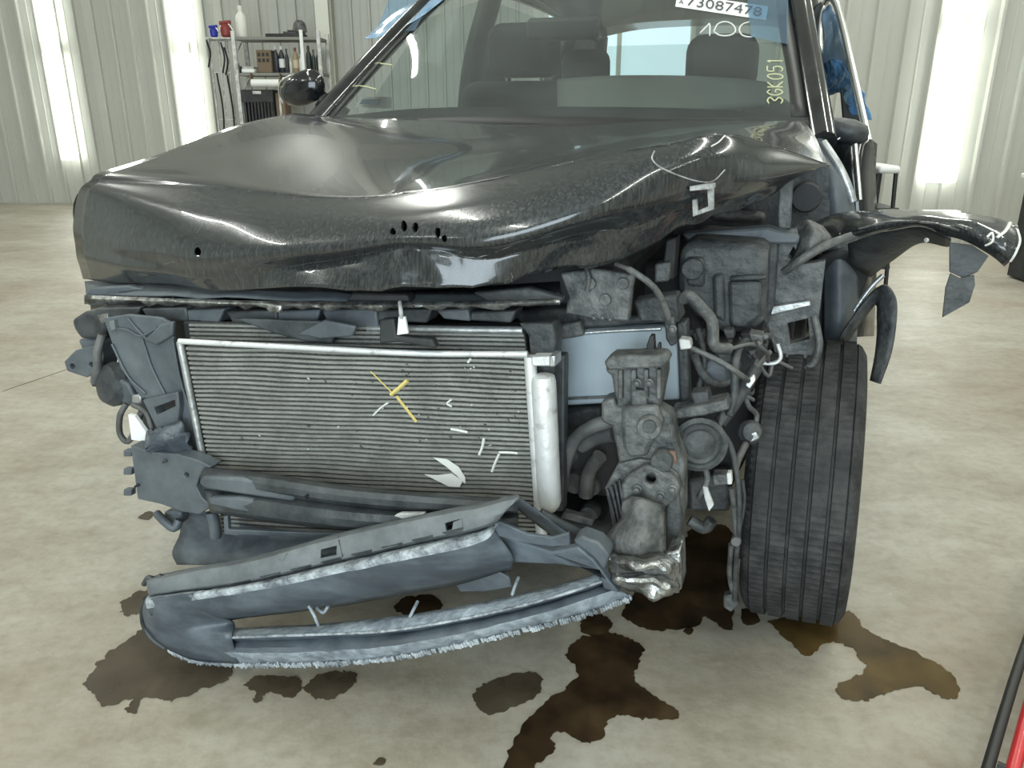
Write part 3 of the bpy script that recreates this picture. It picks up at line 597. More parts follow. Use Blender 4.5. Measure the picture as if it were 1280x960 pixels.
# --- radiator, condenser and their frame
def lerp4(c, s, t): return c[0].lerp(c[1], s).lerp(c[3].lerp(c[2], s), t)
def core(name, c, n, wave=0.0, m='fin'):
    root_bm = bmesh.new(); nrm = (c[1] - c[0]).cross(c[3] - c[0]).normalized()
    if nrm.y > 0: nrm = -nrm
    b_plate(root_bm, [c], -nrm * .012); o = frombm(name, root_bm, 'core', CAR)
    bm = bmesh.new(); K = 14
    for i in range(n):
        t0, t1 = (i + .2) / n, (i + .72) / n; prev = None
        for k in range(K + 1):
            w_ = wave * math.sin(k * 1.1 + i * .35) * math.sin(k * .37 + i * .11) if wave else 0
            q = [lerp4(c, k / K, t0 + w_ / n) + nrm * .001, lerp4(c, k / K, t0 + w_ / n) + nrm * .006, lerp4(c, k / K, t1 + w_ / n) + nrm * .006, lerp4(c, k / K, t1 + w_ / n) + nrm * .001]
            q = [bm.verts.new(x) for x in q]
            if prev:
                for a_ in range(3): bm.faces.new((prev[a_], prev[a_ + 1], q[a_ + 1], q[a_]))
            prev = q
    tb = frombm('cooling_tubes', bm, m, o, 35); tb['kind'] = 'stuff'
    return o, nrm
CC = [pt(234, 432, .15), pt(662, 443, .21), pt(677, 690, .21), pt(281, 668, .16)]
cond, CN = core('condenser', CC, 43, .18)
RC = [pt(238, 403, .20), pt(655, 410, .25), pt(660, 450, .25), pt(242, 440, .20)]
core('radiator', RC, 7, 0)
def beamtube(name, a, b, r, m, parent, k=10): return tube(name, [a, a.lerp(b, .5), b], r, m, parent, 4, k)
tube('top_rail', [CC[0] + Vector((-.008, -.012, .012)), CC[0].lerp(CC[1], .35) + Vector((0, -.012, .006)), CC[0].lerp(CC[1], .7) + Vector((0, -.012, .000)), CC[1] + Vector((0, -.012, .004))], .0062, 'alloy_white', cond)
tube('radiator_rail', [pt(460, 410, .23), pt(560, 412, .235), pt(654, 413, .24)], .008, 'alloy', CAR)
beamtube('side_frame', CC[0] + Vector((-.01, -.008, .01)), CC[3] + Vector((-.01, -.008, 0)), .008, 'alloy', cond)
beamtube('header_tank', CC[1] + Vector((.004, -.01, 0)), CC[2] + Vector((.006, -.01, 0)), .0115, 'alloy_white', cond, 14)
dr0, dr1 = pt(679, 470, .20), pt(687, 632, .20)
lathe('receiver_drier', [(.012, -.004), (.021, 0), (.0235, .012), (.0235, (dr1 - dr0).length - .012), (.02, (dr1 - dr0).length), (.012, (dr1 - dr0).length + .01)], dr0, 'alloy_white', cond, dr1 - dr0, 18)
boxp('condenser_block', 664, 446, 690, 458, .185, .03, 'alloy_white', cond, .003); boxp('condenser_block', 686, 445, 694, 459, .18, .04, 'alloy', cond, .003)
CB = bvh_of(cond)
for st, m_, r_ in (([(490, 492), (500, 484), (511, 474)], 'yellow', .0045), ([(497, 494), (508, 508), (522, 526)], 'yellow', .003), ([(465, 463), (480, 478), (492, 490)], 'yellow', .0015),
                   ([(468, 518), (478, 508), (487, 502)], 'whitemark', .002), ([(625, 564), (636, 564), (648, 565)], 'whitemark', .0028), ([(625, 566), (620, 577), (616, 588)], 'whitemark', .0028),
                   ([(606, 546), (604, 557), (600, 567)], 'whitemark', .0028), ([(565, 535), (572, 536), (586, 539)], 'whitemark', .003), ([(590, 447), (586, 452)], 'whitemark', .0025), ([(566, 498), (560, 503), (566, 507)], 'whitemark', .002)):
    stroke('chalk_mark', CB, st, r_, m_, cond, 4, .006)
for poly in ([(543, 570), (560, 572), (575, 582), (583, 595), (583, 603), (574, 594), (560, 582)], [(532, 591), (548, 592), (566, 590), (580, 599), (576, 607), (562, 606), (548, 599)]):
    bm = bmesh.new(); b_plate(bm, [[hit(CB, x, y, .0065) for x, y in poly]], CN * .001); frombm('chalk_mark', bm, 'whitemark', cond)
for i in range(90):
    x, y = random.uniform(300, 650), random.uniform(450, 560)
    if random.random() > (x - 240) / 420: continue
    h_ = hit(CB, x, y, .006)
    if not h_: continue
    bm = bmesh.new(); b_box(bm, h_, (random.uniform(.002, .007), .001, random.uniform(.0015, .003)), Matrix.Rotation(random.uniform(-.9, .9), 3, 'Y')); frombm('fin_dent', bm, random.choice(['whitedirty', 'core', 'core']), cond)
# radiator side support
plate('radiator_bracket', [(648, 404), (690, 404), (694, 420), (692, 470), (664, 470), (660, 420)], .235, .05, 'bayg', CAR)
plate('fan_shroud', [(664, 440), (706, 445), (704, 640), (676, 640)], .26, .03, 'plastic', CAR)
plate('radiator_side', [(246, 402), (228, 402), (232, 430), (262, 590), (275, 590), (244, 430)], .20, .04, 'dark', CAR)

# --- upper tie bar and broken cover plates under the hood
TB = [[(106, 352, .37), (200, 353, .30), (300, 362, .22), (420, 365, .20), (560, 366, .22), (690, 366, .28)], [(108, 368, .27), (200, 370, .21), (300, 374, .18), (420, 378, .17), (560, 379, .18), (700, 374, .24)]]
patch('radiator_cover', [[L(*q) for q in r] for r in TB], 'plastic_grey', CAR, 6, 3, .004, lambda p, a, b: p + Vector((0, 0, .006 * noise3(p, 12, 3))))
er = random.Random(3); e0, e1, e2 = [], [], []
for i in range(60):
    t = i / 59; x = 106 + t * 594; y = 369 + 9 * math.sin(t * 2.6); v = .245 - .09 * math.sin(min(1, t * 1.6) * 1.57) + .06 * max(0, t - .7)
    e0.append(pt(x, y, v)); e1.append(pt(x, y + 4, v - .006 + er.uniform(-.004, .004))); e2.append(pt(x, y + 6 + er.choice([0, 0, 1, 3, 5]), v + er.uniform(-.006, .006)))
patch('torn_cover_edge', [e0, e1, e2], 'torn', CAR, 1, 1, .003, None, 25)
for i, (x0, x1, y0, y1) in enumerate(((118, 175, 386, 404), (176, 232, 386, 402), (232, 280, 388, 404), (282, 345, 390, 408), (347, 400, 389, 412), (402, 470, 388, 412), (472, 540, 388, 404), (545, 585, 388, 402), (588, 645, 390, 404))):
    dx = 6 if i % 2 else -4
    plate('shutter_vane', [(x0, y0), (x1, y0 - 2), (x1 - 3 + dx, y1), (x0 + 3 + dx, y1 - 3)], .205 + .004 * i, .05, ('plastic', 'plastic_grey')[i in (2, 4, 5, 7)], CAR)
plate('shutter_vane', [(290, 398), (420, 402), (415, 430), (380, 427), (345, 418)], .19, .012, 'plastic', CAR)
plate('shutter_vane', [(370, 418), (405, 400), (445, 408), (440, 421), (400, 424)], .17, .012, 'plastic_grey', CAR)
plate('latch_bracket', [(474, 400), (492, 398), (495, 420), (540, 424), (545, 436), (500, 428), (474, 430)], .16, .02, 'dark', CAR)
plate('latch_tag', [(498, 396), (506, 396), (510, 417), (496, 419)], .12, .006, 'white', CAR, bevel=.001)
tube('latch_cable', [pt(500, 378, .14), pt(501, 388, .12), pt(502, 398, .12)], .004, 'whitedirty', CAR)
plate('latch_plate', [(440, 366), (508, 368), (512, 378), (432, 377)], .165, .03, 'dark', CAR)
plate('cover_strip', [(590, 366), (660, 360), (704, 372), (700, 380), (620, 384)], .2, .02, 'plastic', CAR)
plate('cover_strip', [(330, 384), (336, 380), (352, 382), (350, 392), (336, 391)], .15, .01, 'torn', CAR)
plate('torn_cover_corner', [(104, 372), (112, 360), (160, 357), (178, 362), (150, 366), (130, 380), (110, 382)], .25, .02, 'plastic_grey', CAR)

# --- passenger side headlight bay
plate('air_guide', [(129, 398), (160, 393), (200, 397), (214, 404), (216, 420), (226, 470), (262, 576), (250, 590), (232, 550), (222, 500), (176, 498), (150, 460)], .16, .01, 'plastic_grey', CAR, bevel=.003)
plate('air_guide_rib', [(200, 405), (216, 402), (215, 420), (195, 432), (180, 425)], .15, .012, 'plastic_grey', CAR)
for st_ in ([(136, 410), (158, 412), (176, 420), (196, 410)], [(140, 430), (160, 470), (182, 492)], [(178, 424), (190, 460), (206, 492)], [(216, 424), (226, 476), (244, 532), (258, 572)], [(160, 398), (172, 412), (186, 426)]):
    tube('guide_crease', [L(x_, y_, .157) for x_, y_ in st_], .0028, 'plastic_grey', CAR)
plate('guide_tab', [(136, 402), (142, 400), (144, 412), (138, 414)], .15, .01, 'flange', CAR, bevel=.001); plate('guide_tab', [(122, 394), (134, 392), (136, 402), (126, 404)], .2, .02, 'torn', CAR, bevel=.001)
plate('air_guide_step', [(178, 500), (222, 490), (224, 508), (222, 530), (196, 536)], .145, .03, 'plastic_grey', CAR, [[(192, 510), (218, 500), (219, 508), (195, 519)]])
patch('crinkled_duct', [[pt(180, 540, .14), pt(205, 534, .12), pt(232, 528, .14)], [pt(180, 558, .12), pt(208, 550, .09), pt(236, 550, .12)], [pt(184, 568, .14), pt(210, 566, .11), pt(240, 572, .14)]], 'fascia', CAR, 6, 6, .003, lambda p, a, b: p + Vector((0, .03 * noise3(p, 40, 2), .01 * noise3(p, 50, 5))))
plate('lamp_reflector_shard', [(160, 518), (168, 520), (182, 540), (181, 552), (164, 550)], .16, .01, 'white', CAR, bevel=.001)
plate('headlight_housing', [(88, 400), (104, 390), (128, 390), (132, 410), (126, 426), (100, 424), (92, 412)], .30, .08, 'plastic', CAR, bevel=.01)
plate('headlight_housing', [(96, 424), (128, 424), (130, 440), (112, 446), (102, 438)], .31, .06, 'plastic_grey', CAR, bevel=.008)
plate('headlight_bracket', [(80, 452), (94, 438), (124, 430), (130, 446), (126, 462), (108, 472), (84, 464)], .28, .05, 'plastic_grey', CAR, [circ(90, 458, 3.5, 8), circ(114, 456, 3.5, 8)], bevel=.002)
tube('wiring_loom', [pt(128, 418, .26), pt(122, 440, .25), pt(122, 462, .25), pt(118, 478, .25)], .010, 'hose', CAR)
plate('loom_clip', [(112, 470), (126, 470), (126, 484), (114, 484)], .25, .03, 'plastic', CAR)
lathe('headlight_bulb_cover', [(.02, -.03), (.05, -.028), (.055, .0), (.045, .02), (.02, .03)], pt(142, 480, .26), 'plastic', CAR, (-.3, -1, .3), 20)
plate('headlight_bracket', [(140, 470), (160, 480), (172, 505), (160, 508), (142, 498)], .24, .04, 'plastic_grey', CAR, bevel=.006)
tube('wiring_loom', [pt(158, 505, .2), pt(150, 520, .19), pt(150, 542, .19), pt(160, 552, .19), pt(170, 535, .18), pt(176, 515, .18)], .007, 'hose', CAR)
tube('wiring_loom', [pt(166, 506, .2), pt(182, 515, .18), pt(190, 535, .17)], .006, 'hose', CAR)
boxp('bulb_connector', 164, 494, 176, 506, .2, .03, 'alloy', CAR, .004)
patch('inner_apron', [[PU(-.80, .42, .97), PU(-.74, .7, 1.0), PU(-.74, 1.1, 1.02)], [PU(-.78, .42, .78), PU(-.70, .7, .74), PU(-.70, 1.1, .74)], [PU(-.72, .42, .45), PU(-.62, .7, .45), PU(-.62, 1.1, .45)]], 'paint_clean', CAR, 4, 4, .004)
patch('radiator_crossmember', [[pt(112, 366, .46), pt(300, 366, .44), pt(500, 364, .42), pt(700, 352, .42)], [pt(114, 384, .43), pt(300, 386, .40), pt(500, 386, .38), pt(700, 380, .40)], [pt(116, 400, .46), pt(300, 404, .42), pt(500, 404, .42), pt(700, 400, .42)]], 'paint_clean', CAR, 4, 3, .004)
plate('headlight_bay_wall', [(140, 390), (240, 400), (262, 560), (190, 560), (160, 480)], .36, .05, 'dark', CAR)

# --- bumper beam
bl = plate('bumper_beam_end', [(163, 557), (186, 565), (222, 568), (248, 576), (264, 584), (250, 594), (245, 608), (252, 622), (264, 633), (250, 643), (228, 640), (200, 630), (172, 624)], .10, .035, 'plastic_grey', CAR, [circ(233, 594, 3.2, 8)], .006)
bolt(173, 606, .098, .003, 'trim', bl); bolt(207, 576, .098, .003, 'bayl', bl)
for y in (563, 586, 612): boxp('clip_tab', 154, y, 164, y + 8, .11, .015, 'plastic_grey', bl, .002)
BT = [[(258, 584, .11), (330, 592, .09), (420, 606, .08), (520, 616, .09), (600, 622, .10), (648, 624, .12)], [(252, 590, .08), (330, 598, .06), (420, 612, .05), (520, 621, .06), (600, 627, .08), (648, 628, .1)], [(252, 604, .075), (330, 612, .055), (420, 625, .045), (520, 634, .055), (600, 638, .07), (648, 638, .09)],
      [(256, 612, .095), (330, 618, .075), (420, 630, .065), (520, 640, .075), (600, 643, .09), (648, 642, .1)], [(258, 618, .075), (330, 627, .055), (420, 639, .045), (520, 647, .055), (600, 650, .07), (648, 648, .09)], [(262, 636, .075), (330, 645, .055), (420, 656, .045), (520, 663, .055), (600, 662, .07), (648, 656, .09)], [(264, 640, .12), (330, 650, .10), (420, 661, .09), (520, 668, .10), (600, 668, .11), (648, 660, .12)]]
bb = patch('bumper_beam', [[L(*q) for q in r] for r in BT], 'plastic', CAR, 4, 2, .004, None, 30)
plate('beam_insert', [(247, 604), (252, 596), (300, 598), (350, 608), (370, 620), (366, 628), (300, 618), (258, 612)], .055, .02, 'plastic_grey', CAR, [circ(281, 616, 2.2, 6)][:0], .006)
plate('beam_insert', [(258, 622), (300, 622), (366, 632), (371, 640), (352, 648), (300, 640), (262, 632)], .055, .02, 'plastic_grey', CAR, (), .006)
BBV = bvh_of(bb); cut(bb, [[hit(BBV, x_, y_, 0) for x_, y_ in circ(cx_, cy_, 3, 8)] for cx_, cy_ in ((281, 616), (385, 620))], .03)
plate('bright_bracket', [(484, 648), (500, 642), (530, 642), (528, 658), (486, 658)], .05, .01, 'whitedirty', CAR, bevel=.001)
plate('lower_radiator_frame', [(279, 645), (284, 645), (285, 662), (430, 668), (440, 674), (280, 668)], .09, .012, 'plastic_grey', CAR, bevel=.002)

# --- lower splash shield
patch('splash_shield', [[pt(222, 640, .20), pt(262, 640, .18), pt(300, 655, .16), pt(420, 672, .14), pt(520, 660, .14)], [pt(226, 665, .19), pt(280, 668, .17), pt(330, 672, .14), pt(420, 678, .12), pt(520, 668, .12)], [pt(216, 690, .16), pt(280, 690, .12), pt(340, 690, .10), pt(420, 686, .08), pt(520, 680, .08)], [pt(222, 706, .14), pt(280, 706, .10), pt(340, 700, .08), pt(420, 695, .07), pt(520, 688, .07)]], 'fascia', CAR, 4, 4, .004)
tube('shield_stay', [pt(264, 640, .12), pt(268, 655, .12), pt(270, 672, .12)], .012, 'plastic_grey', CAR)
tube('tow_eye', [pt(196, 642, .14), pt(206, 652, .13), pt(218, 660, .13), pt(224, 650, .14)], .010, 'plastic_grey', CAR); boxp('shield_clip', 204, 640, 226, 656, .15, .03, 'plastic_grey', CAR, .006)

# --- hanging lower bumper cover: its passenger end swings forward and just clears the slab
def LF(px, py, v):
    k = max(0.0, (420 - px) / 240)
    return L(px, py, v - .20 * k ** 1.25)
FU = [[(184, 724, .18), (240, 712, .13), (300, 702, .08), (360, 687, .05), (420, 670, .035), (490, 654, .03), (560, 639, .035), (610, 630, .04), (648, 620, .05)],
      [(184, 728, .15), (240, 716, .10), (300, 706, .05), (360, 691, .02), (420, 674, .005), (490, 658, .0), (560, 643, .005), (610, 634, .01), (648, 624, .02)],
      [(186, 742, .14), (240, 734, .09), (300, 726, .04), (360, 713, .01), (420, 698, -.005), (490, 682, -.01), (560, 666, -.005), (604, 656, .0), (625, 646, .01)],
      [(186, 745, .17), (240, 738, .12), (300, 730, .07), (360, 717, .04), (420, 702, .025), (490, 686, .02), (560, 670, .025), (604, 660, .03), (625, 650, .04)],
      [(183, 750, .14), (240, 742, .085), (300, 734, .035), (360, 722, .005), (420, 708, -.015), (490, 693, -.02), (560, 678, -.01), (604, 667, .005), (622, 656, .02)],
      [(185, 760, .135), (240, 750, .08), (300, 741, .03), (360, 730, .0), (420, 717, -.02), (490, 702, -.025), (560, 688, -.015), (604, 676, .0), (618, 662, .02)],
      [(198, 780, .14), (245, 770, .09), (300, 763, .04), (360, 752, .01), (420, 742, -.01), (490, 726, -.015), (560, 712, -.005), (606, 702, .01), (640, 694, .03)],
      [(206, 786, .17), (248, 778, .13), (300, 772, .08), (360, 765, .05), (420, 757, .03), (490, 745, .03), (560, 732, .04), (606, 720, .05), (640, 712, .06)]]
fup = patch('bumper_cover', [[LF(*q) for q in r] for r in FU], 'fascia', CAR, 5, 3, .005, lambda p, a, b: p + Vector((0, .003 * noise3(p, 20, 3), .002 * noise3(p, 26, 4))), 35, False, (['flange', 'plastic', 'fascia_scrape'], [1, 1, 1, 3, 3, 0, 0]))
UB = bvh_of(fup)
FL = [[(206, 778, .17), (240, 785, .13), (286, 787, .09), (340, 784, .05), (400, 781, .02), (480, 773, .0), (560, 762, .005), (640, 746, .03), (700, 732, .06), (752, 716, .09)],
      [(200, 786, .15), (240, 794, .10), (288, 797, .055), (340, 795, .015), (400, 793, -.01), (480, 789, -.03), (560, 777, -.02), (640, 760, .0), (700, 744, .03), (754, 726, .07)],
      [(200, 792, .15), (240, 799, .11), (290, 801, .07), (340, 800, .03), (400, 798, .005), (480, 793, -.015), (560, 781, -.005), (640, 764, .015), (700, 748, .045), (756, 730, .08)],
      [(204, 802, .14), (242, 812, .10), (295, 815, .05), (340, 815, .005), (400, 814, -.02), (480, 808, -.04), (560, 795, -.03), (640, 776, -.01), (705, 758, .02), (770, 736, .07)],
      [(214, 811, .16), (246, 824, .12), (298, 829, .07), (340, 829, .03), (400, 828, .0), (480, 822, -.02), (560, 808, -.01), (640, 789, .01), (712, 772, .04), (790, 746, .09)]]
flo = patch('bumper_lip', [[LF(*q) for q in r] for r in FL], 'fascia', CAR, 5, 3, .005, lambda p, a, b: p + Vector((0, .002 * noise3(p, 24, 3), .002 * noise3(p, 30, 4))), 30, False, (['fascia_pale'], [1, 0, 0, 1]))
# scraped lower edge with ragged teeth
bm = bmesh.new(); edge = crs([LF(*q) for q in FL[4]], 26)
for i in range(0, len(edge) - 1):
    if i % 17 == 16: continue
    d = edge[i + 1] - edge[i]
    b_box(bm, edge[i] + d * .5 + Vector((0, -.006, random.uniform(-.001, .004))), (d.length * 1.0, .010, random.uniform(.006, .013)), Matrix.Rotation(math.atan2(d.y, d.x), 3, 'Z') @ Matrix.Rotation(-math.asin(max(-1, min(1, d.z / d.length))), 3, 'Y'))
frombm('scraped_edge', bm, 'fascia_scrape', flo, 35, .0015)
tube('lip_ridge', [LF(q[0], q[1], q[2] - .001) for q in FL[1][2:]], .0028, 'fascia_scrape', flo, 6)
tube('upper_ridge', [LF(q[0], q[1], q[2]) for q in FU[0]], .0045, 'plastic_grey', fup, 6)
# left end wrap
patch('bumper_corner', [[LF(182, 749, .150), LF(200, 747, .115), LF(240, 742, .078)], [LF(179, 764, .158), LF(206, 765, .110), LF(262, 767, .070)], [LF(184, 784, .155), LF(216, 785, .105), LF(292, 778, .075)], [LF(196, 800, .145), LF(230, 802, .095), LF(290, 797, .050)], [LF(214, 813, .135), LF(246, 825, .098), LF(298, 829, .060)]], 'fascia', CAR, 6, 6, .004)
tube('corner_edge', [LF(182, 748, .16), LF(178, 762, .17), LF(180, 782, .18), LF(190, 798, .17), LF(206, 810, .16)], .006, 'plastic', CAR)
patch('opening_floor', [[LF(230, 778, .15), LF(262, 776, .14), LF(290, 774, .14)], [LF(240, 788, .13), LF(265, 788, .12), LF(290, 788, .10)]], 'fascia', CAR, 3, 3, .004)
for st in ([(180, 730, .17), (186, 722, .16), (194, 728, .16), (188, 736, .16)], [(196, 728, .15), (200, 720, .15), (208, 726, .15)]):
    tube('broken_clip', [LF(*q) for q in st], .006, 'plastic', CAR, 3)
def on_fascia(name, pts, m, par=None):
    q = [hit(UB, x, y, .003) for x, y in pts]
    if None in q: return
    bm = bmesh.new(); b_plate(bm, [q], Vector((0, -.0015, 0))); frombm(name, bm, m, par or fup)
SLOTS = [[(x - 9, y - 3), (x + 9, y - 8), (x + 9, y + 3), (x - 7, y + 7)] for x, y in ((345, 694), (566, 656))] + [[(402, 686), (422, 681), (422, 693), (402, 697)]]
cut(fup, [[hit(UB, x_, y_, 0) for x_, y_ in q_] for q_ in SLOTS], .03)
on_fascia('slot_clip', [(349, 693), (354, 690), (360, 692), (356, 699), (349, 699)], 'flange'); on_fascia('slot_clip', [(568, 652), (579, 648), (579, 657), (566, 661)], 'flange')
for k in range(9): on_fascia('flange_scuff', [(250 + k * 38, 738 - k * 9.2), (276 + k * 38, 732 - k * 9.2), (275 + k * 38, 735 - k * 9.2), (255 + k * 38, 741 - k * 9.2)], 'plastic')
stroke('seam', UB, [(424, 672), (428, 690), (432, 708)], .0018, 'plastic', fup)
for st in ([(386, 758, .0), (392, 768, -.01), (398, 782, -.01)], [(396, 760, .01), (404, 766, .0), (410, 758, .0)], [(512, 772, -.01), (517, 762, 0), (522, 752, .02)], [(640, 744, .02), (644, 732, .03), (648, 722, .05)]):
    tube('broken_grille_rib', [LF(*q) for q in st], .0032, 'fascia_pale', CAR, 3)
# driver end of the cover: torn flange and wedge
patch('torn_flange', [[pt(606, 634, .03), pt(640, 620, .05), pt(665, 634, .08), pt(690, 652, .1), pt(712, 668, .12)], [pt(612, 648, .06), pt(640, 634, .1), pt(662, 648, .14), pt(684, 664, .15), pt(706, 676, .14)]], 'plastic_grey', CAR, 5, 3, .004)
plate('torn_flange', [(606, 656), (625, 652), (660, 668), (690, 672), (711, 666), (712, 682), (688, 684), (650, 678), (612, 668)], .02, .008, 'fascia', CAR, bevel=.002)
plate('bumper_wedge', [(606, 672), (640, 674), (690, 690), (722, 684), (742, 700), (760, 724), (775, 742), (754, 736), (748, 714), (700, 706), (650, 704), (606, 700)], .05, .02, 'fascia', CAR, bevel=.003)
plate('bumper_wedge', [(560, 716), (606, 704), (636, 722), (640, 734), (606, 740), (575, 740)], .05, .008, 'plastic_grey', CAR, bevel=.002)
plate('bumper_stay', [(716, 676), (726, 670), (748, 678), (762, 694), (756, 712), (738, 706)], .06, .04, 'plastic_grey', CAR)
tube('bumper_stay', [pt(676, 640, .1), pt(710, 658, .12), pt(752, 676, .16)], .008, 'plastic', CAR)

# --- driver side: rail horn bracket
def P(name, pts, v, d, m, bev=.005, holes=()): return plate(name, pts, v, d, m, CAR, holes, bev)
horn = P('rail_bracket', [(757, 452), (766, 446), (796, 450), (826, 446), (832, 452), (832, 470), (824, 512), (770, 512), (764, 470), (757, 466)], .22, .05, 'bayl', .006)
for x0, x1 in ((772, 778), (788, 795), (804, 810), (820, 826)): boxp('rib', x0, 462, x1, 500, .208, .015, 'bayl', horn, .003)
boxp('boss', 788, 488, 808, 512, .205, .02, 'bayl', horn, .004); bolt(797, 478, .207, .006, 'alloy', horn); bolt(812, 478, .207, .006, 'alloy', horn)
P('bracket_flange', [(754, 453), (764, 445), (830, 444), (836, 452), (830, 460), (760, 464)], .20, .05, 'bayl')
P('crimp_tab', [(808, 446), (808, 432), (812, 420), (817, 420), (818, 436), (822, 446)], .24, .02, 'trim', .002)
P('crimp_tab', [(795, 446), (796, 440), (806, 438), (806, 446)], .24, .02, 'trim', .002); P('crimp_tab', [(820, 446), (822, 430), (825, 430), (826, 446)], .24, .015, 'trim', .001)
mid = P('rail_bracket_plate', [(751, 502), (768, 498), (770, 510), (824, 512), (838, 520), (846, 556), (855, 580), (855, 640), (848, 690), (838, 690), (830, 600), (776, 596), (770, 560), (764, 534), (751, 528)], .21, .05, 'bayl', .006)
P('plate_step', [(776, 508), (822, 508), (830, 530), (820, 545), (812, 560), (808, 572), (786, 574), (778, 560), (776, 530)], .195, .02, 'bayl', .008)
disc('boss', 812, 533, .19, .022, 'bayl', CAR, .012); disc('boss_shade_disc', 812, 533, .176, .012, 'bayg', CAR, .004)  # small disc is raised; its darker colour paints the shade of a hole
disc('bushing', 828, 575, .19, .02, 'bayg', CAR, .014); P('rust_patch', [(832, 564), (844, 566), (846, 580), (834, 582)], .193, .01, 'rust', .002)
sk = P('bracket_skirt', [(772, 580), (800, 574), (826, 578), (846, 592), (854, 612), (846, 690), (836, 692), (832, 640), (782, 640), (778, 690), (770, 680), (756, 610)], .20, .06, 'bayl', .003, [circ(813, 600, 6.5, 12)])
P('end_plate', [(776, 606), (786, 594), (806, 582), (820, 584), (844, 598), (850, 612), (842, 628), (830, 636), (778, 632)], .175, .02, 'bayl', .006, [circ(813, 600, 6.5, 12)])
for x, y in ((797, 611), (841, 611), (826, 619)): bolt(x, y, .174, .007, 'alloy', CAR)
patch('crushed_horn', [[pt(778, 628, .165), pt(800, 622, .15), pt(830, 630, .165)], [pt(776, 650, .15), pt(802, 645, .12), pt(830, 650, .15)], [pt(760, 670, .13), pt(796, 668, .10), pt(830, 672, .14)], [pt(750, 690, .13), pt(792, 694, .09), pt(832, 690, .13)]], 'bayl', CAR, 6, 6, .006, lambda p, a, b: p + Vector((0, .018 * noise3(p, 26, 9), 0)), 35)
P('horn_side', [(832, 634), (848, 610), (852, 650), (846, 690), (832, 690)], .19, .05, 'bayg', .004)
for k in range(4): P('skirt_fold', [(757 + 5 * k, 612 - 4 * k), (760 + 5 * k, 612 - 4 * k), (775 + 4 * k, 668), (771 + 4 * k, 668)], .19 - .004 * k, .01, 'bayg', .002)
# crushed bright rail end
patch('crushed_rail_end', [[pt(752, 690, .10), pt(790, 698, .08), pt(826, 696, .10), pt(850, 692, .14)], [pt(758, 702, .07), pt(790, 706, .05), pt(828, 712, .06), pt(850, 706, .12)], [pt(764, 714, .09), pt(792, 716, .07), pt(830, 722, .08), pt(850, 722, .13)], [pt(768, 722, .06), pt(796, 728, .04), pt(832, 735, .05), pt(850, 730, .12)], [pt(776, 730, .10), pt(800, 742, .08), pt(826, 746, .08), pt(848, 738, .14)]], 'torn', CAR, 6, 5, .006, lambda p, a, b: p + Vector((0, .02 * noise3(p, 34, 9), .006 * noise3(p, 40, 2))), 30)
P('rail_end_cap', [(832, 692), (850, 688), (852, 738), (836, 742)], .11, .06, 'torn', .004)

# --- engine bay on the driver side
bp = P('cooler_panel', [(694, 418), (716, 414), (828, 408), (846, 414), (850, 500), (694, 508)], .36, .03, 'bluealloy', .005)
tube('panel_edge', [pt(700, 419, .355), pt(760, 414, .355), pt(826, 411, .355)], .004, 'alloy', CAR); tube('panel_edge', [pt(696, 499, .355), pt(760, 496, .355)], .003, 'bayl', CAR)
P('cooler_bracket', [(692, 408), (724, 402), (730, 420), (708, 424), (696, 424)], .34, .02, 'bayl', .004); P('cooler_frame', [(846, 404), (858, 402), (862, 510), (850, 512)], .35, .04, 'bayg', .004)
fp = P('bolt_plate', [(700, 342), (740, 336), (794, 344), (790, 360), (786, 402), (745, 400), (706, 392), (710, 372)], .28, .02, 'bayl', .004)
for x, y in ((738, 354), (757, 374), (779, 354)): disc('boss', x, y, .278, .011, 'bayl', fp, .006)
for x, y in ((744, 396), (755, 396), (764, 398)): bolt(x, y, .278, .004, 'alloy', fp)
tube('fold', [pt(733, 336, .275), pt(736, 348, .27), pt(734, 364, .275)], .005, 'bayl', fp)
P('upper_crossmember', [(640, 392), (700, 386), (790, 396), (846, 376), (852, 402), (720, 412), (650, 404)], .37, .06, 'bayg', .006)
P('airbox_lid', [(790, 376), (846, 368), (850, 404), (800, 404)], .34, .05, 'bayg', .006)
tube('torn_strap', [pt(770, 330, .26), pt(792, 340, .24), pt(818, 360, .25), pt(832, 386, .28), pt(838, 410, .30)], [.004] * 4 + [.006] * 17, 'bayl', CAR, 5)
P('strap_end', [(830, 398), (842, 396), (846, 430), (838, 434), (832, 424)], .29, .02, 'bayg', .004); bolt(841, 411, .285, .006, 'alloy', CAR); P('connector', [(848, 424), (862, 426), (864, 436), (850, 438)], .3, .03, 'whitedirty', .003)
tube('coolant_pipe', [pt(854, 374, .34), pt(862, 370, .33), pt(876, 384, .33), pt(890, 402, .34), pt(893, 432, .34), pt(912, 436, .36)], .011, 'bayl', CAR, 5, 10)
bx = P('battery_box', [(848, 314), (862, 300), (954, 306), (960, 314), (956, 400), (940, 418), (902, 416), (868, 396), (846, 372)], .52, .24, 'bayg', .016)
for q in ([(856, 322), (880, 322), (880, 360), (858, 358)], [(890, 344), (904, 342), (906, 404), (892, 396)], [(910, 352), (952, 352), (950, 396), (932, 412), (912, 410)], [(912, 346), (958, 344), (958, 350), (912, 352)]): P('moulded_rib', q, .505, .02, 'bayg', .008).parent = bx
disc('cap', 866, 336, .5, .022, 'bayg', bx, .008)
P('hood_prop_post', [(974, 220), (992, 214), (988, 286), (972, 288)], .68, .03, 'bayl', .003)
P('bay_rail', [(852, 292), (960, 284), (1000, 296), (998, 306), (860, 304)], .62, .05, 'plastic_grey', .006)
P('firewall_panel', [(830, 180), (1036, 205), (1040, 300), (820, 310)], .95, .03, 'bayg', .004)
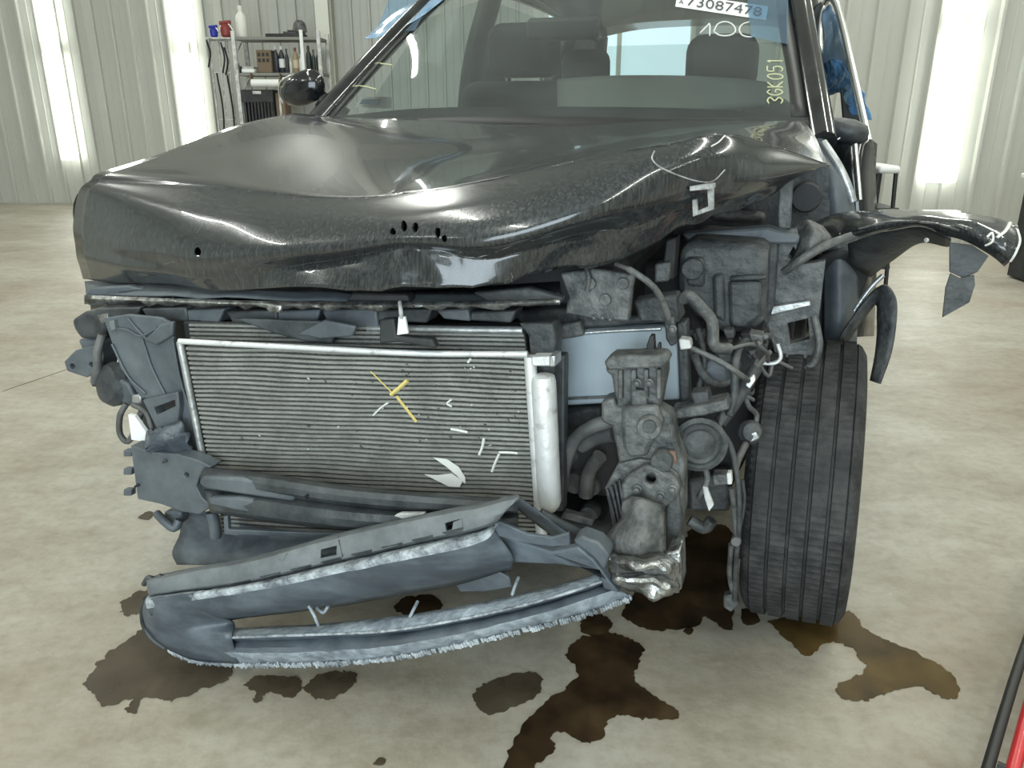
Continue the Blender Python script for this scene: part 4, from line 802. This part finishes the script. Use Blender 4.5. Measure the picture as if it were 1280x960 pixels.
P('firewall_stiffener', [(890, 260), (958, 266), (956, 278), (888, 276)], .90, .05, 'bayl', .01)
disc('added_dark_disc', 1008, 246, .92, .035, 'dark', CAR, .02)  # added disc, no real part; puts a round dark area here
P('bay_post', [(832, 300), (846, 296), (842, 350), (826, 350)], .46, .05, 'dark', .004); P('post_cap', [(818, 330), (838, 328), (836, 352), (818, 354)], .44, .05, 'bayl', .004)
ap = P('inner_apron', [(972, 292), (996, 286), (1000, 300), (1004, 330), (1032, 326), (1026, 380), (1018, 440), (1000, 460), (968, 440), (958, 400)], .66, .03, 'bayl', .003, [[(985, 320), (992, 308), (997, 318), (998, 332)], [(984, 404), (1010, 398), (1012, 424), (988, 430)]])
P('apron_flange', [(958, 300), (974, 294), (968, 380), (958, 412), (952, 400)], .63, .05, 'bayg', .006)
patch('fender_stub', [[pt(992, 285, .7), pt(1010, 276, .68), pt(1028, 284, .7)], [pt(998, 305, .66), pt(1020, 300, .63), pt(1042, 302, .68)], [pt(986, 330, .66), pt(1010, 318, .62), pt(1040, 310, .68)]], 'bayl', CAR, 5, 5, .004, lambda p, a, b: p + Vector((0, .03 * noise3(p, 22, 3), 0)))
tube('bent_flange', [pt(980, 340, .62), pt(1000, 326, .60), pt(1030, 308, .62), pt(1062, 296, .66), pt(1090, 288, .68)], .009, 'bayl', CAR)
tube('bent_flange', [pt(1018, 395, .64), pt(1024, 430, .62), pt(1018, 452, .62), pt(1008, 462, .62)], .008, 'bayl', CAR)
P('bent_flange', [(960, 384), (1012, 376), (1014, 382), (964, 394)], .64, .012, 'alloy', .002)
# engine mass behind, lower side
P('engine_block', [(690, 340), (860, 320), (880, 420), (960, 430), (940, 560), (900, 640), (700, 640)], .60, .35, 'dark', .02)
bm = bmesh.new(); b_box(bm, (-.12, .72, .62), (1.0, .6, .55)); frombm('engine_block', bm, 'dark', CAR, 35, .03)
bm = bmesh.new(); b_box(bm, (-.05, 1.12, .66), (1.5, .06, .86)); frombm('firewall', bm, 'dark', CAR, 35, .01)
bm = bmesh.new(); b_box(bm, (-.1, .75, .26), (.95, .75, .10)); frombm('subframe', bm, 'dark', CAR, 35, .02)
tube('engine_hose', [pt(700, 620, .30), pt(706, 580, .30), pt(718, 550, .29), pt(740, 534, .28), pt(764, 526, .28)], .014, 'hose', CAR, 5, 10)
tube('engine_hose', [pt(726, 556, .34), pt(744, 546, .33), pt(768, 542, .32)], .018, 'hose', CAR, 5, 10)
tube('engine_hose', [pt(732, 620, .38), pt(736, 590, .38), pt(750, 570, .37)], .016, 'hose', CAR, 5, 10)
boxp('hose_clamp', 694, 612, 704, 632, .285, .03, 'bayl', CAR, .004)
for y in (590, 611): disc('red_mark', 699 + (611 - y) * .2, y, .285, .004, 'red', CAR, .003)
for q in ((720, 600, 14), (742, 606, 10), (716, 566, 10), (738, 640, 12)): disc('pulley', q[0], q[1], .42, q[2] * .0019, 'bayg', CAR, .02)
P('undertray_edge', [(704, 640), (742, 650), (740, 658), (700, 648)], .25, .02, 'bayl', .003)
P('compressor', [(700, 512), (752, 508), (752, 530), (730, 540), (700, 560)], .40, .08, 'bayg', .01)
# horn / pulley unit and loose parts beside the bracket
pl = lathe('horn_disc', [(.02, -.02), (.046, -.018), (.052, -.006), (.052, .006), (.044, .010), (.040, .006), (.034, .012), (.028, .008), (.014, .016), (.006, .018)], pt(874, 555, .28), 'bayg', CAR, (.25, -1, .1), 24)
P('horn_bracket', [(884, 545), (898, 552), (896, 575), (880, 582)], .3, .03, 'bayl', .004); tube('horn_stay', [pt(880, 580, .3), pt(884, 600, .3), pt(874, 622, .3)], .006, 'bayl', CAR)
P('white_clip', [(878, 608), (884, 610), (892, 632), (886, 640), (880, 622)], .29, .01, 'whitedirty', .002)
P('lower_bracket', [(838, 514), (880, 506), (908, 500), (912, 512), (880, 520), (840, 526)], .28, .05, 'bayl', .004)
P('lower_bracket', [(862, 492), (884, 490), (888, 504), (870, 512)], .3, .04, 'bayg', .004)
P('arm_bracket', [(860, 600), (908, 594), (912, 640), (862, 640)], .52, .06, 'bayg', .008)
P('loose_connector', [(890, 594), (908, 594), (910, 606), (892, 608)], .30, .03, 'bayl', .003); P('loose_connector', [(908, 592), (914, 592), (915, 606), (909, 606)], .30, .02, 'whitedirty', .002)
tube('control_arm', [pt(862, 650, .5), pt(880, 660, .5), pt(890, 650, .5)], .014, 'bayl', CAR)
rnd = random.Random(9)
for i, w_ in enumerate((
    [(912, 436, .36), (940, 430, .4), (958, 440, .45), (960, 452, .5)], [(858, 432, .32), (900, 452, .32), (928, 470, .33), (940, 480, .4)],
    [(960, 420, .5), (930, 428, .42), (920, 450, .36), (918, 490, .34), (912, 520, .32)], [(962, 440, .5), (936, 470, .42), (912, 500, .36), (898, 534, .32)],
    [(942, 500, .4), (925, 488, .38), (936, 470, .42), (946, 450, .46)], [(898, 534, .32), (914, 560, .32), (922, 600, .33), (924, 650, .33), (920, 700, .36), (918, 750, .42)],
    [(932, 555, .4), (922, 575, .36), (918, 590, .34)], [(914, 610, .32), (918, 640, .33), (920, 672, .34)], [(928, 600, .36), (930, 630, .36), (922, 672, .34)],
    [(938, 545, .42), (946, 520, .44), (936, 508, .42), (930, 490, .42)], [(866, 440, .38), (880, 470, .4), (900, 480, .42), (930, 470, .44)], [(872, 410, .42), (880, 450, .42), (872, 490, .4)],
    [(940, 440, .48), (960, 470, .52), (968, 452, .54), (990, 460, .56)], [(914, 680, .34), (912, 720, .38), (918, 740, .42), (922, 700, .38)])):
    tube('wire', [L(*q) for q in w_], (.004, .0055, .008, .006)[i % 4], ('hose', 'bayl', 'bayg')[i % 3], CAR, 5, 7)
tube('bright_wire', [pt(950, 454, .52), pt(968, 454, .52), pt(976, 446, .52), pt(972, 430, .52)], .004, 'alloy_white', CAR)
P('white_sleeve', [(936, 474), (942, 470), (944, 476), (937, 486), (932, 482)], .36, .015, 'white', .002)
tube('dark_strut', [pt(944, 462, .42), pt(920, 500, .36), pt(900, 528, .34)], .014, 'plastic', CAR)
sb = lathe('wheel_sensor', [(.012, -.02), (.022, -.015), (.025, 0), (.018, .015), (.008, .02)], pt(938, 540, .42), 'bayg', CAR, (.3, -1, .4), 14)
P('sensor_plug', [(932, 544), (944, 540), (950, 548), (938, 554)], .40, .02, 'alloy', .003)
P('wire_end_plug', [(904, 746), (918, 742), (924, 756), (914, 766), (904, 760)], .47, .025, 'bayl', .004)
disc('wire_clip', 920, 676, .335, .010, 'hose', CAR, .006)
P('reservoir', [(872, 462), (890, 450), (912, 456), (914, 480), (892, 490), (874, 482)], .42, .07, 'plastic_grey', .012)
for i in range(26):                              # loose crash debris hanging in the bay
    x, y = rnd.uniform(858, 960), rnd.uniform(412, 500); v = rnd.uniform(.40, .52); s = rnd.uniform(4, 10)
    P('bay_debris', [(x - s, y - s * rnd.uniform(.3, 1)), (x + s * rnd.uniform(.5, 1.2), y - s * .5), (x + s, y + s * rnd.uniform(.3, 1)), (x - s * .4, y + s)], v, rnd.uniform(.01, .05), rnd.choice(['bayg', 'bayl', 'dark', 'plastic']), .003)

# --- wheels
RT = .33
def tyre_mesh():
    wd = .228; prof = []   # (axial, radius, kind)
    hw = wd / 2
    prof += [(-hw * .62, .215, 0), (-hw * .92, .225, 0), (-hw * 1.0, .265, 0), (-hw * .97, .300, 0), (-hw * .88, RT - .012, 1), (-hw * .80, RT - .006, 1)]
    for a, b in ((-.78, -.49), (-.45, -.16), (-.12, .16), (.20, .48), (.52, .78)):
        prof += [(hw * a, RT - .010, 2), (hw * (a + .015), RT - .001, 1), (hw * (b - .015), RT - .001, 1), (hw * b, RT - .010, 2)]
    prof += [(hw * .80, RT - .006, 1), (hw * .88, RT - .012, 1), (hw * .97, .300, 0), (hw * 1.0, .265, 0), (hw * .92, .225, 0), (hw * .62, .215, 0)]
    K = 384; bm = bmesh.new(); rings = []
    for j in range(K):
        ring = []
        for i, (x, r, kd) in enumerate(prof):
            sip = (j + int(i * 1.3)) % 3 == 0
            rr = r - (.0032 if (kd == 1 and sip) else 0)
            a = 2 * math.pi * (j + .25 * math.sin(i)) / K
            ring.append(bm.verts.new((x, rr * math.cos(a), rr * math.sin(a))))
        rings.append(ring)
    for j in range(K):
        for i in range(len(prof) - 1): bm.faces.new((rings[j][i], rings[j][i + 1], rings[(j + 1) % K][i + 1], rings[(j + 1) % K][i]))
    bmesh.ops.recalc_face_normals(bm, faces=bm.faces)
    me = bpy.data.meshes.new('tyre'); bm.to_mesh(me); bm.free(); me.materials.append(M['rubber']); shade(me, 25); return me
TM = tyre_mesh()
def rim_mesh():
    bm = bmesh.new(); b_lathe(bm, [(.218, -.07), (.222, -.085), (.205, -.07), (.19, 0), (.205, .09), (.222, .095), (.215, .085)], (0, 0, 0), (1, 0, 0), 40, True)
    for k in range(5):
        a = 2 * math.pi * k / 5
        b_box(bm, (.07, .11 * math.cos(a), .11 * math.sin(a)), (.03, .2, .045), Matrix.Rotation(a, 3, 'X'))
    b_lathe(bm, [(.05, .04), (.05, .09), (.03, .095)], (0, 0, 0), (1, 0, 0), 20)
    bmesh.ops.recalc_face_normals(bm, faces=bm.faces); me = bpy.data.meshes.new('rim'); bm.to_mesh(me); bm.free(); me.materials.append(M['steel']); shade(me, 35); return me
RM = rim_mesh()
def wheel(c, rot=(0, 0, 0)):
    o = bpy.data.objects.new('tyre', TM); COL.objects.link(o); o.parent = CAR; o.location = c; o.rotation_euler = rot
    r = bpy.data.objects.new('rim', RM); COL.objects.link(r); r.parent = o
    return o
wheel((.762, .725, RT + .002), (0, math.radians(-2.5), math.radians(-2)))
wheel((-.76, .90, RT + .001), (0, 0, math.pi)); wheel((.78, 3.5, RT + .001)); wheel((-.78, 3.5, RT + .001), (0, 0, math.pi))
lathe('brake_disc', [(.13, -.01), (.14, 0), (.13, .01)], (.66, .73, RT), 'bayg', CAR, (1, 0, 0), 24)

# ------------------------------------------------------------------ spilled oil on the slab
def puddle(pts, m, label, n=9, group=None, jag=2.0):
    pp = crs([Vector((x, y, 0)) for x, y in pts + [pts[0]]], n)[:-1]; out = []
    for i, q in enumerate(pp): out.append((q.x + jag * (noise3(q, .13, 3) * 2 + noise3(q, .37, 5) * 1.6), q.y + jag * (noise3(q, .13, 8) + noise3(q, .37, 2) * 1.2)))
    w3 = [WZ(x, y, 0) for x, y in out]; c = sum(w3, Vector()) / len(w3)
    bm = bmesh.new(); b_plate(bm, [[p_ - c + Vector((0, 0, .0008)) for p_ in w3]], Vector((0, 0, .0012)))
    o = frombm('oil_puddle', bm, m, None, 35); o.location = (c.x, c.y, 0); tag(o, label, 'puddle', group or 'spilled oil on the concrete'); return o
puddle([(104, 855), (118, 838), (125, 826), (160, 800), (185, 785), (240, 790), (330, 800), (330, 830), (292, 836), (285, 850), (250, 864), (215, 876), (180, 872), (170, 892), (155, 888), (165, 874), (128, 884), (120, 870)], 'oilthin', 'broad thin brown stain under the closed end of the hanging bumper cover')
puddle([(306, 858), (318, 846), (345, 846), (374, 848), (376, 862), (362, 872), (340, 866), (328, 870), (326, 878), (314, 878), (320, 868)], 'oilthin', 'small ragged brown stain beside the smooth oval one')
puddle([(380, 860), (395, 846), (420, 840), (445, 842), (440, 858), (415, 874), (392, 872)], 'oilthin', 'small smooth oval brown stain')
puddle([(592, 880), (592, 866), (610, 854), (650, 842), (676, 846), (672, 868), (645, 884), (612, 894)], 'oilthin', 'greyish brown lozenge shaped stain beside the big dark spill')
puddle([(706, 820), (720, 802), (745, 794), (775, 794), (802, 808), (800, 826), (792, 848), (815, 868), (846, 890), (838, 900), (800, 898), (776, 894), (756, 908), (756, 920), (730, 928), (706, 916), (688, 918), (692, 940), (672, 956), (655, 985), (628, 985), (636, 940), (655, 905), (684, 876), (712, 858), (722, 840)], 'oil', 'largest dark oil spill with several lobes on bare floor')
puddle([(724, 784), (734, 770), (756, 770), (764, 782), (752, 796), (732, 794)], 'oil', 'small round dark oil spot above the largest spill')
puddle([(776, 770), (790, 745), (840, 690), (870, 660), (910, 660), (918, 700), (916, 780), (905, 785), (882, 772), (868, 784), (840, 788), (806, 786)], 'oil', 'black oil pool under the crushed rail end and front tyre')
puddle([(854, 790), (860, 783), (867, 788), (862, 794)], 'oil', 'tiny dark oil drop in front of the black pool', jag=.3)
puddle([(960, 778), (990, 770), (1035, 760), (1066, 768), (1080, 786), (1110, 802), (1140, 814), (1180, 836), (1198, 858), (1192, 874), (1170, 870), (1150, 858), (1110, 866), (1080, 876), (1052, 872), (1048, 856), (1078, 842), (1078, 826), (1060, 808), (1034, 804), (1012, 820), (992, 808), (975, 792)], 'oilgold', 'golden brown oil puddle running out from under the front tyre')
puddle([(926, 762), (940, 762), (950, 776), (938, 782), (928, 778)], 'oil', 'small dark oil spot at the foot of the front tyre', jag=.5)
puddle([(150, 766), (158, 748), (186, 738), (190, 752), (172, 768), (160, 770)], 'oilthin', 'small brown stain beside the rounded corner of the bumper cover')
puddle([(172, 648), (184, 640), (192, 642), (186, 650)], 'oilthin', 'tiny brown stain near the bumper beam end', jag=.4)
puddle([(490, 762), (505, 748), (530, 744), (552, 752), (548, 764), (510, 770)], 'oil', 'dark stain seen through the lower grille opening')
puddle([(1064, 956), (1070, 948), (1082, 952), (1078, 960)][:0] or [(466, 956), (474, 948), (482, 950), (478, 957)], 'oilthin', 'tiny isolated brown drop on bare floor', jag=.3)

# ------------------------------------------------------------------ storage shelf and its goods
SY = 9.3
def sx(px, py=60, Y=SY): return WY(px, py, Y).x
def sz(py, px=340, Y=SY): return WY(px, py, Y).z
z2, z1 = sz(91), sz(46); xa, xb = sx(293), sx(399)
sh = empty('storage_shelf', ((xa + xb) / 2, SY, 0)); tag(sh, 'pale metal storage shelf loaded with bottles against the wall', 'shelf')
ox = (xa + xb) / 2; hw = (xb - xa) / 2; DP = .42
for z in (.35, .95, z2, z1):
    bm = bmesh.new(); b_box(bm, (0, DP / 2, z - .015), (hw * 2, DP, .03)); frombm('shelf_board', bm, mat('shelf_board_grey', (.20, .20, .18), .6) if 'shelf_board_grey' not in bpy.data.materials else bpy.data.materials['shelf_board_grey'], sh, 35, .003)
for sxn in (-1, 1):
    for dy in (0, DP):
        bm = bmesh.new(); b_box(bm, (sxn * hw, dy, (z1 + .06) / 2), (.04, .04, z1 + .06)); frombm('post', bm, 'whitedirty', sh, 35, .004)
bm = bmesh.new(); b_box(bm, (sx(378) - ox, -.013, (z2 + sz(40)) / 2), (.035, .03, sz(40) - z2 + .04)); frombm('front_post', bm, 'white', sh, 35, .004)
for z in (.6, 1.2, 1.65):
    bm = bmesh.new(); b_tube(bm, [(-hw, 0, z), (-hw, DP, z + .25)], .008, 6); frombm('side_brace', bm, 'whitedirty', sh, 60)
# rack with hanging cables beside the shelf
rk = empty('wire_rack', (sx(270), SY + .1, 0)); tag(rk, 'thin white wire rack with dark cords beside the storage shelf', 'rack')
for dx in (-.10, .0, .09):
    bm = bmesh.new(); b_tube(bm, [(dx, 0, 0), (dx, 0, z1 - .022)], .012, 6); frombm('upright', bm, 'whitedirty', rk, 60)
for z in (z1 - .03, z2, 1.0, .4):
    bm = bmesh.new(); b_tube(bm, [(-.11, 0, z), (.10, 0, z)], .008, 6); frombm('crossbar', bm, 'whitedirty', rk, 60)
for dx, zt, zb in ((-.12, z1 - .03, z1 - .3), (.03, z1 - .05, z2 - .0), (.06, z1 - .1, z2 - .02), (-.05, z2, .7), (.06, z2 - .02, .6)):
    bm = bmesh.new(); b_tube(bm, crs([(dx, -.02, zt), (dx + .03, -.04, (zt + zb) / 2), (dx - .01, -.03, zb)], 5), .010, 6); frombm('cord', bm, 'trim', rk, 60)
def bottle(px, zb, hpx, wpx, col, label, cat='bottle', cap=None, Y=SY + .1, grp='bottles on the storage shelf', name='bottle', labelcol=None):
    x = WY(px, 60, Y).x; h_ = hpx * Y / 1000 * .98; r = wpx * Y / 2000 * .95
    t = empty(name, (x, Y, zb)); tag(t, label, cat, grp)
    m_ = mat('bottle_' + label[:18], col, .4)
    lathe('body', [(r * .9, 0), (r, h_ * .03), (r, h_ * .62), (r * .8, h_ * .72), (r * .4, h_ * .80), (r * .38, h_ * .88)], (0, 0, 0), m_, t, k=14)
    lathe('cap', [(r * .45, h_ * .86), (r * .48, h_ * .88), (r * .45, h_)], (0, 0, 0), mat('cap_' + label[:18], cap or (.05, .05, .05), .5), t, k=12)
    if labelcol: lathe('label_band', [(r * 1.02, h_ * .2), (r * 1.02, h_ * .52)], (0, 0, 0), mat('band_' + label[:18], labelcol, .6), t, k=14, closed=True)
    return t
bottle(344, z2, 30, 6.5, (.02, .022, .03), 'slim black bottle with a white cap next to the brown box', cap=(.6, .6, .6))
bottle(351, z2, 30, 7, (.02, .022, .028), 'black bottle with a white label', cap=(.7, .7, .7), labelcol=(.6, .62, .62))
bottle(357.4, z2, 27, 4.5, (.025, .028, .03), 'thin black bottle without a label')
bottle(361.9, z2, 17, 4.0, (.5, .5, .46), 'short cream bottle on the storage shelf', cap=(.5, .5, .46))
bottle(368.3, z2, 28, 7.0, (.28, .20, .13), 'tan bottle with a reddish cap', cap=(.25, .06, .05), labelcol=(.5, .42, .3))
bottle(375, z2, 21, 5, (.6, .6, .57), 'white bottle by the shelf front post', cap=(.55, .55, .52))
bottle(385, z2, 30, 7, (.02, .028, .025), 'dark green bottle directly behind the shelf front post')
bottle(391, z2, 26, 4.5, (.03, .045, .04), 'greenish bottle between two dark ones')
bottle(397, z2, 26, 6, (.018, .02, .022), 'black bottle at the shelf end by the steel post')
bottle(305, z1, 34, 13, (.68, .68, .62), 'white squat jug with a tall spout on the top shelf', 'jug', cap=(.68, .68, .62), grp='things on the top shelf', name='jug')
def prop_box(name, x0, y0, x1, y1, zb, m, label, cat, dp=.2, Y=SY + .08, bev=.01, grp=None):
    a, b = WY(x0, y0, Y), WY(x1, y1, Y); h_ = max(.02, (b.y, abs(a.z - b.z))[1])
    t = empty(name, ((a.x + b.x) / 2, Y + dp / 2, zb)); tag(t, label, cat, grp)
    bm = bmesh.new(); b_box(bm, (0, 0, h_ / 2), (b.x - a.x, dp, h_)); frombm('body', bm, m, t, 35, bev)
    return t, b.x - a.x, h_
t, w_, h_ = prop_box('carton', 319, 59, 340.5, 88, z2, 'carton', 'square brown carton with dark print on the middle shelf', 'box')
for i in range(3):
    for j in range(2): bm = bmesh.new(); b_box(bm, (-w_ * .3 + i * w_ * .28, -.101, h_ * (.55 + .25 * j)), (w_ * .18, .003, h_ * .16)); frombm('print_block', bm, 'trim', t)
t, w_, h_ = prop_box('paper_stack', 301, 83, 318, 88, z2, 'white', 'flat stack of white paper on the middle shelf', 'paper', .15, SY + .02)
for k in range(2): bm = bmesh.new(); b_box(bm, (.003 * k, 0, h_ + .006 + .012 * k), (w_ * .9, .14, .01)); frombm('sheet', bm, 'whitedirty', t)
t, w_, h_ = prop_box('tool_case', 294, 78, 300.3, 87, z2, 'plastic', 'small dark case beside the paper stack', 'case', .15)
tube('handle', [(-w_ * .3, -.08, h_), (0, -.08, h_ + .05), (w_ * .3, -.08, h_)], .008, 'trim', t)
t, w_, h_ = prop_box('flat_case', 331, 42, 378, 47, z1, 'dark', 'long flat dark case on the top shelf', 'case', .25)
bm = bmesh.new(); b_box(bm, (w_ * .22, 0, h_ + .010), (w_ * .5, .2, .022)); frombm('lid', bm, 'plastic', t, 35, .005)
# rounded grey cap, red and blue spray guns
def capdome(px, zb, r, h_, m, label, cat, name, Y=SY + .15, grp='things on the top shelf'):
    t = empty(name, (WY(px, 40, Y).x, Y, zb)); tag(t, label, cat, grp)
    lathe('crown', [(r, 0), (r * .98, h_ * .35), (r * .8, h_ * .75), (r * .4, h_ * .97), (.005, h_)], (0, 0, 0), m, t, k=18)
    bm = bmesh.new(); b_box(bm, (-r * 1.2, -.01, .01), (r * .9, r * 1.3, .015)); frombm('brim', bm, m, t, 35, .006)
    return t
capdome(375, z1 + h_ + .0195, .075, .12, 'bayl', 'grey rounded cap resting on the long flat case', 'cap', 'cap', SY + .16)
def spray_gun(px, zb, m, label, s):
    t = empty('spray_gun', (WY(px, 40, SY + .1).x, SY + .1, zb)); tag(t, label, 'spray gun', 'things on the top shelf')
    lathe('cup', [(.03 * s, 0), (.055 * s, .03 * s), (.06 * s, .11 * s), (.03 * s, .14 * s)], (0, 0, 0), m, t, k=14)
    bm = bmesh.new(); b_tube(bm, [(-.06 * s, 0, .15 * s), (.06 * s, 0, .16 * s)], .02 * s, 8); frombm('barrel', bm, m, t, 60)
    bm = bmesh.new(); b_tube(bm, [(.03 * s, 0, .15 * s), (.075 * s, 0, .08 * s)], .014 * s, 8); frombm('grip', bm, 'steel', t, 60)
M['bluep'] = mat('blue_plastic', (.02, .03, .30), .4); M['redp'] = mat('red_plastic', (.22, .035, .03), .4)
spray_gun(267, z1 - .007, 'bluep', 'blue spray gun at the rack end of the top row', .75); spray_gun(282.5, z1 - .007, 'redp', 'dark red spray gun next to the blue one', 1.0)
bm = bmesh.new(); b_box(bm, (0, 0, -.008), (.26, .3, .016)); o = frombm('small_board', bm, 'whitedirty', None, 35, .003); o.location = (sx(293) - .158, SY + .12, z1 - .007); tag(o, 'short white board carrying the spray guns', 'board')
# paper roll on its holder, crate, brown carton below
t = empty('paper_roll', (sx(334, 104), SY - .06, sz(104))); tag(t, 'white paper roll hung under the middle shelf', 'paper roll')
lathe('roll', [(.01, -.15), (.04, -.15), (.04, .15), (.01, .15)], (0, 0, 0), 'white', t, (1, 0, 0), 18)
for s in (-1, 1): bm = bmesh.new(); b_box(bm, (s * .158, .03, (z2 - sz(104)) / 2 - .018), (.012, .09, z2 - sz(104) + .02)); frombm('holder', bm, 'carton', t, 35)
cr0, cr1 = WY(296, 112, SY - .05), WY(340, 112, SY - .05)
cr0.x = sx(293) + .034
t = empty('crate', ((cr0.x + cr1.x) / 2, SY + .12, .95)); tag(t, 'dark grey slotted plastic crate on the lower shelf', 'crate'); cw = (cr1.x - cr0.x); chh = cr0.z - .95
for s in (-1, 1):
    bm = bmesh.new(); b_box(bm, (s * cw * .46, 0, chh / 2), (.015, .3, chh)); frombm('side', bm, 'dark', t, 35, .003)
bm = bmesh.new(); b_box(bm, (0, .15, chh / 2), (cw * .92, .012, chh)); frombm('back', bm, 'dark', t, 35, .003)
bm = bmesh.new(); b_box(bm, (0, 0, .008), (cw * .9, .3, .012)); frombm('base', bm, 'dark', t, 35, .002)
bm = bmesh.new(); b_box(bm, (0, -.15, chh * .82), (cw, .02, chh * .36)); frombm('rim', bm, 'dark', t, 35, .005)
for i in range(9): bm = bmesh.new(); b_box(bm, (-cw * .42 + i * cw * .105, -.15, chh * .32), (.02, .012, chh * .64)); frombm('slat', bm, 'dark', t, 35, .002)
bm = bmesh.new(); b_box(bm, (0, -.162, chh * .92), (.09, .003, .03)); frombm('tag', bm, 'whitedirty', t)
t, w_, h_ = prop_box('carton', 342.5, 110, 358, 150, .95, 'carton', 'tall brown carton beside the slotted crate', 'box', .25, SY + .02)
bm = bmesh.new(); b_box(bm, (0, -.126, h_ * .5), (w_ * .2, .003, h_ * .98)); frombm('tape', bm, 'whitedirty', t)

# ------------------------------------------------------------------ things on the driver side of the shop
a = WY(1100, 210, 4.6)
t = empty('work_stool', (a.x, 4.6, 0)); tag(t, 'black legged work stool with a white padded top by the ribbed wall', 'stool')
bm = bmesh.new(); b_box(bm, (0, 0, a.z), (.12, .26, .04)); frombm('pad', bm, 'white', t, 60, .018, 3)
for x in (-.06, .06):
    for y in (-.12, .12): bm = bmesh.new(); b_tube(bm, [(x * .8, y * .8, a.z - .02), (x * 1.3, y * 1.2, 0)], .012, 8); frombm('leg', bm, 'trim', t, 60)
for z in (.3, .62): bm = bmesh.new(); b_box(bm, (0, 0, z), (.16, .27, .02)); frombm('crossbar', bm, 'trim', t, 35, .004)
a = WY(1282, 224, 5.4)
t = empty('work_table', (a.x + .52, 5.4, 0)); tag(t, 'dark cabinet table with a pale top against the ribbed wall', 'table')
bm = bmesh.new(); b_box(bm, (0, 0, a.z), (.74, .6, .03)); frombm('table_top', bm, 'white', t, 35, .005)
bm = bmesh.new(); b_box(bm, (0.01, 0, a.z / 2 - .01), (.70, .56, a.z - .04)); frombm('body', bm, 'dark', t, 35, .006)
for s in (-1, 1): bm = bmesh.new(); b_box(bm, (s * .17, -.285, a.z * .5), (.32, .015, a.z * .8)); dr_ = frombm('door', bm, 'plastic', t, 35, .004); bm = bmesh.new(); b_tube(bm, [(s * .04, -.3, a.z * .5), (s * .04, -.3, a.z * .65)], .007, 6); frombm('handle', bm, 'steel', dr_, 60)
tp = empty('tape_dispenser', (a.x + .19, 5.25, a.z + .015)); tag(tp, 'small black tape dispenser on the pale table top', 'dispenser')
bm = bmesh.new(); b_box(bm, (0, 0, .012), (.05, .04, .024)); frombm('base', bm, 'trim', tp, 35, .004); lathe('reel', [(.02, -.015), (.035, -.015), (.035, .015), (.02, .015)], (0, 0, .05), 'trim', tp, (0, 1, 0), 16)

# red creeper lying on the slab at the frame edge
c0 = WZ(1231, 975, .10); c1 = WZ(1290, 784, .10); ang = math.atan2(c1.y - c0.y, c1.x - c0.x)
t = empty('creeper', (c0.x, c0.y, 0), ang); tag(t, 'mechanic creeper with black outer rail and red inner rail on the concrete', 'creeper')
LN = 1.0; WD = .5
bm = bmesh.new(); b_tube(bm, crs([(-.15, 0, .10), (LN * .5, 0, .10), (LN, -.03, .10), (LN + .06, -.12, .10), (LN + .06, -WD + .12, .10), (LN, -WD + .03, .10), (LN * .5, -WD, .10), (-.15, -WD, .10)], 6), .010, 10); frombm('outer_rail', bm, 'trim', t, 60)
bm = bmesh.new(); b_tube(bm, crs([(-.15, -.034, .10), (LN * .5, -.034, .10), (LN - .03, -.06, .10), (LN, -.16, .10), (LN, -WD + .16, .10), (LN - .03, -WD + .08, .10), (LN * .5, -WD + .034, .10), (-.15, -WD + .034, .10)], 6), .012, 10); frombm('inner_rail', bm, 'red', t, 60)
bm = bmesh.new(); b_box(bm, (LN * .45, -WD / 2, .10), (LN * .9, WD - .24, .03)); frombm('bed', bm, 'plastic', t, 35, .012, 3)
for x in (.05, .45, .85): bm = bmesh.new(); b_tube(bm, [(x, -.01, .095), (x, -WD + .01, .095)], .011, 8); frombm('cross_tube', bm, 'trim', t, 60)
bm = bmesh.new(); b_box(bm, (LN * .82, -WD / 2, .135), (.2, WD - .18, .035)); frombm('head_pad', bm, 'trim', t, 35, .012, 3)
for x in (.05, .85):
    for y in (-.07, -WD + .07): lathe('caster', [(.02, -.012), (.035, -.01), (.035, .01), (.02, .012)], (x, y, .035), 'rubber', t, (0, 1, 0), 14)
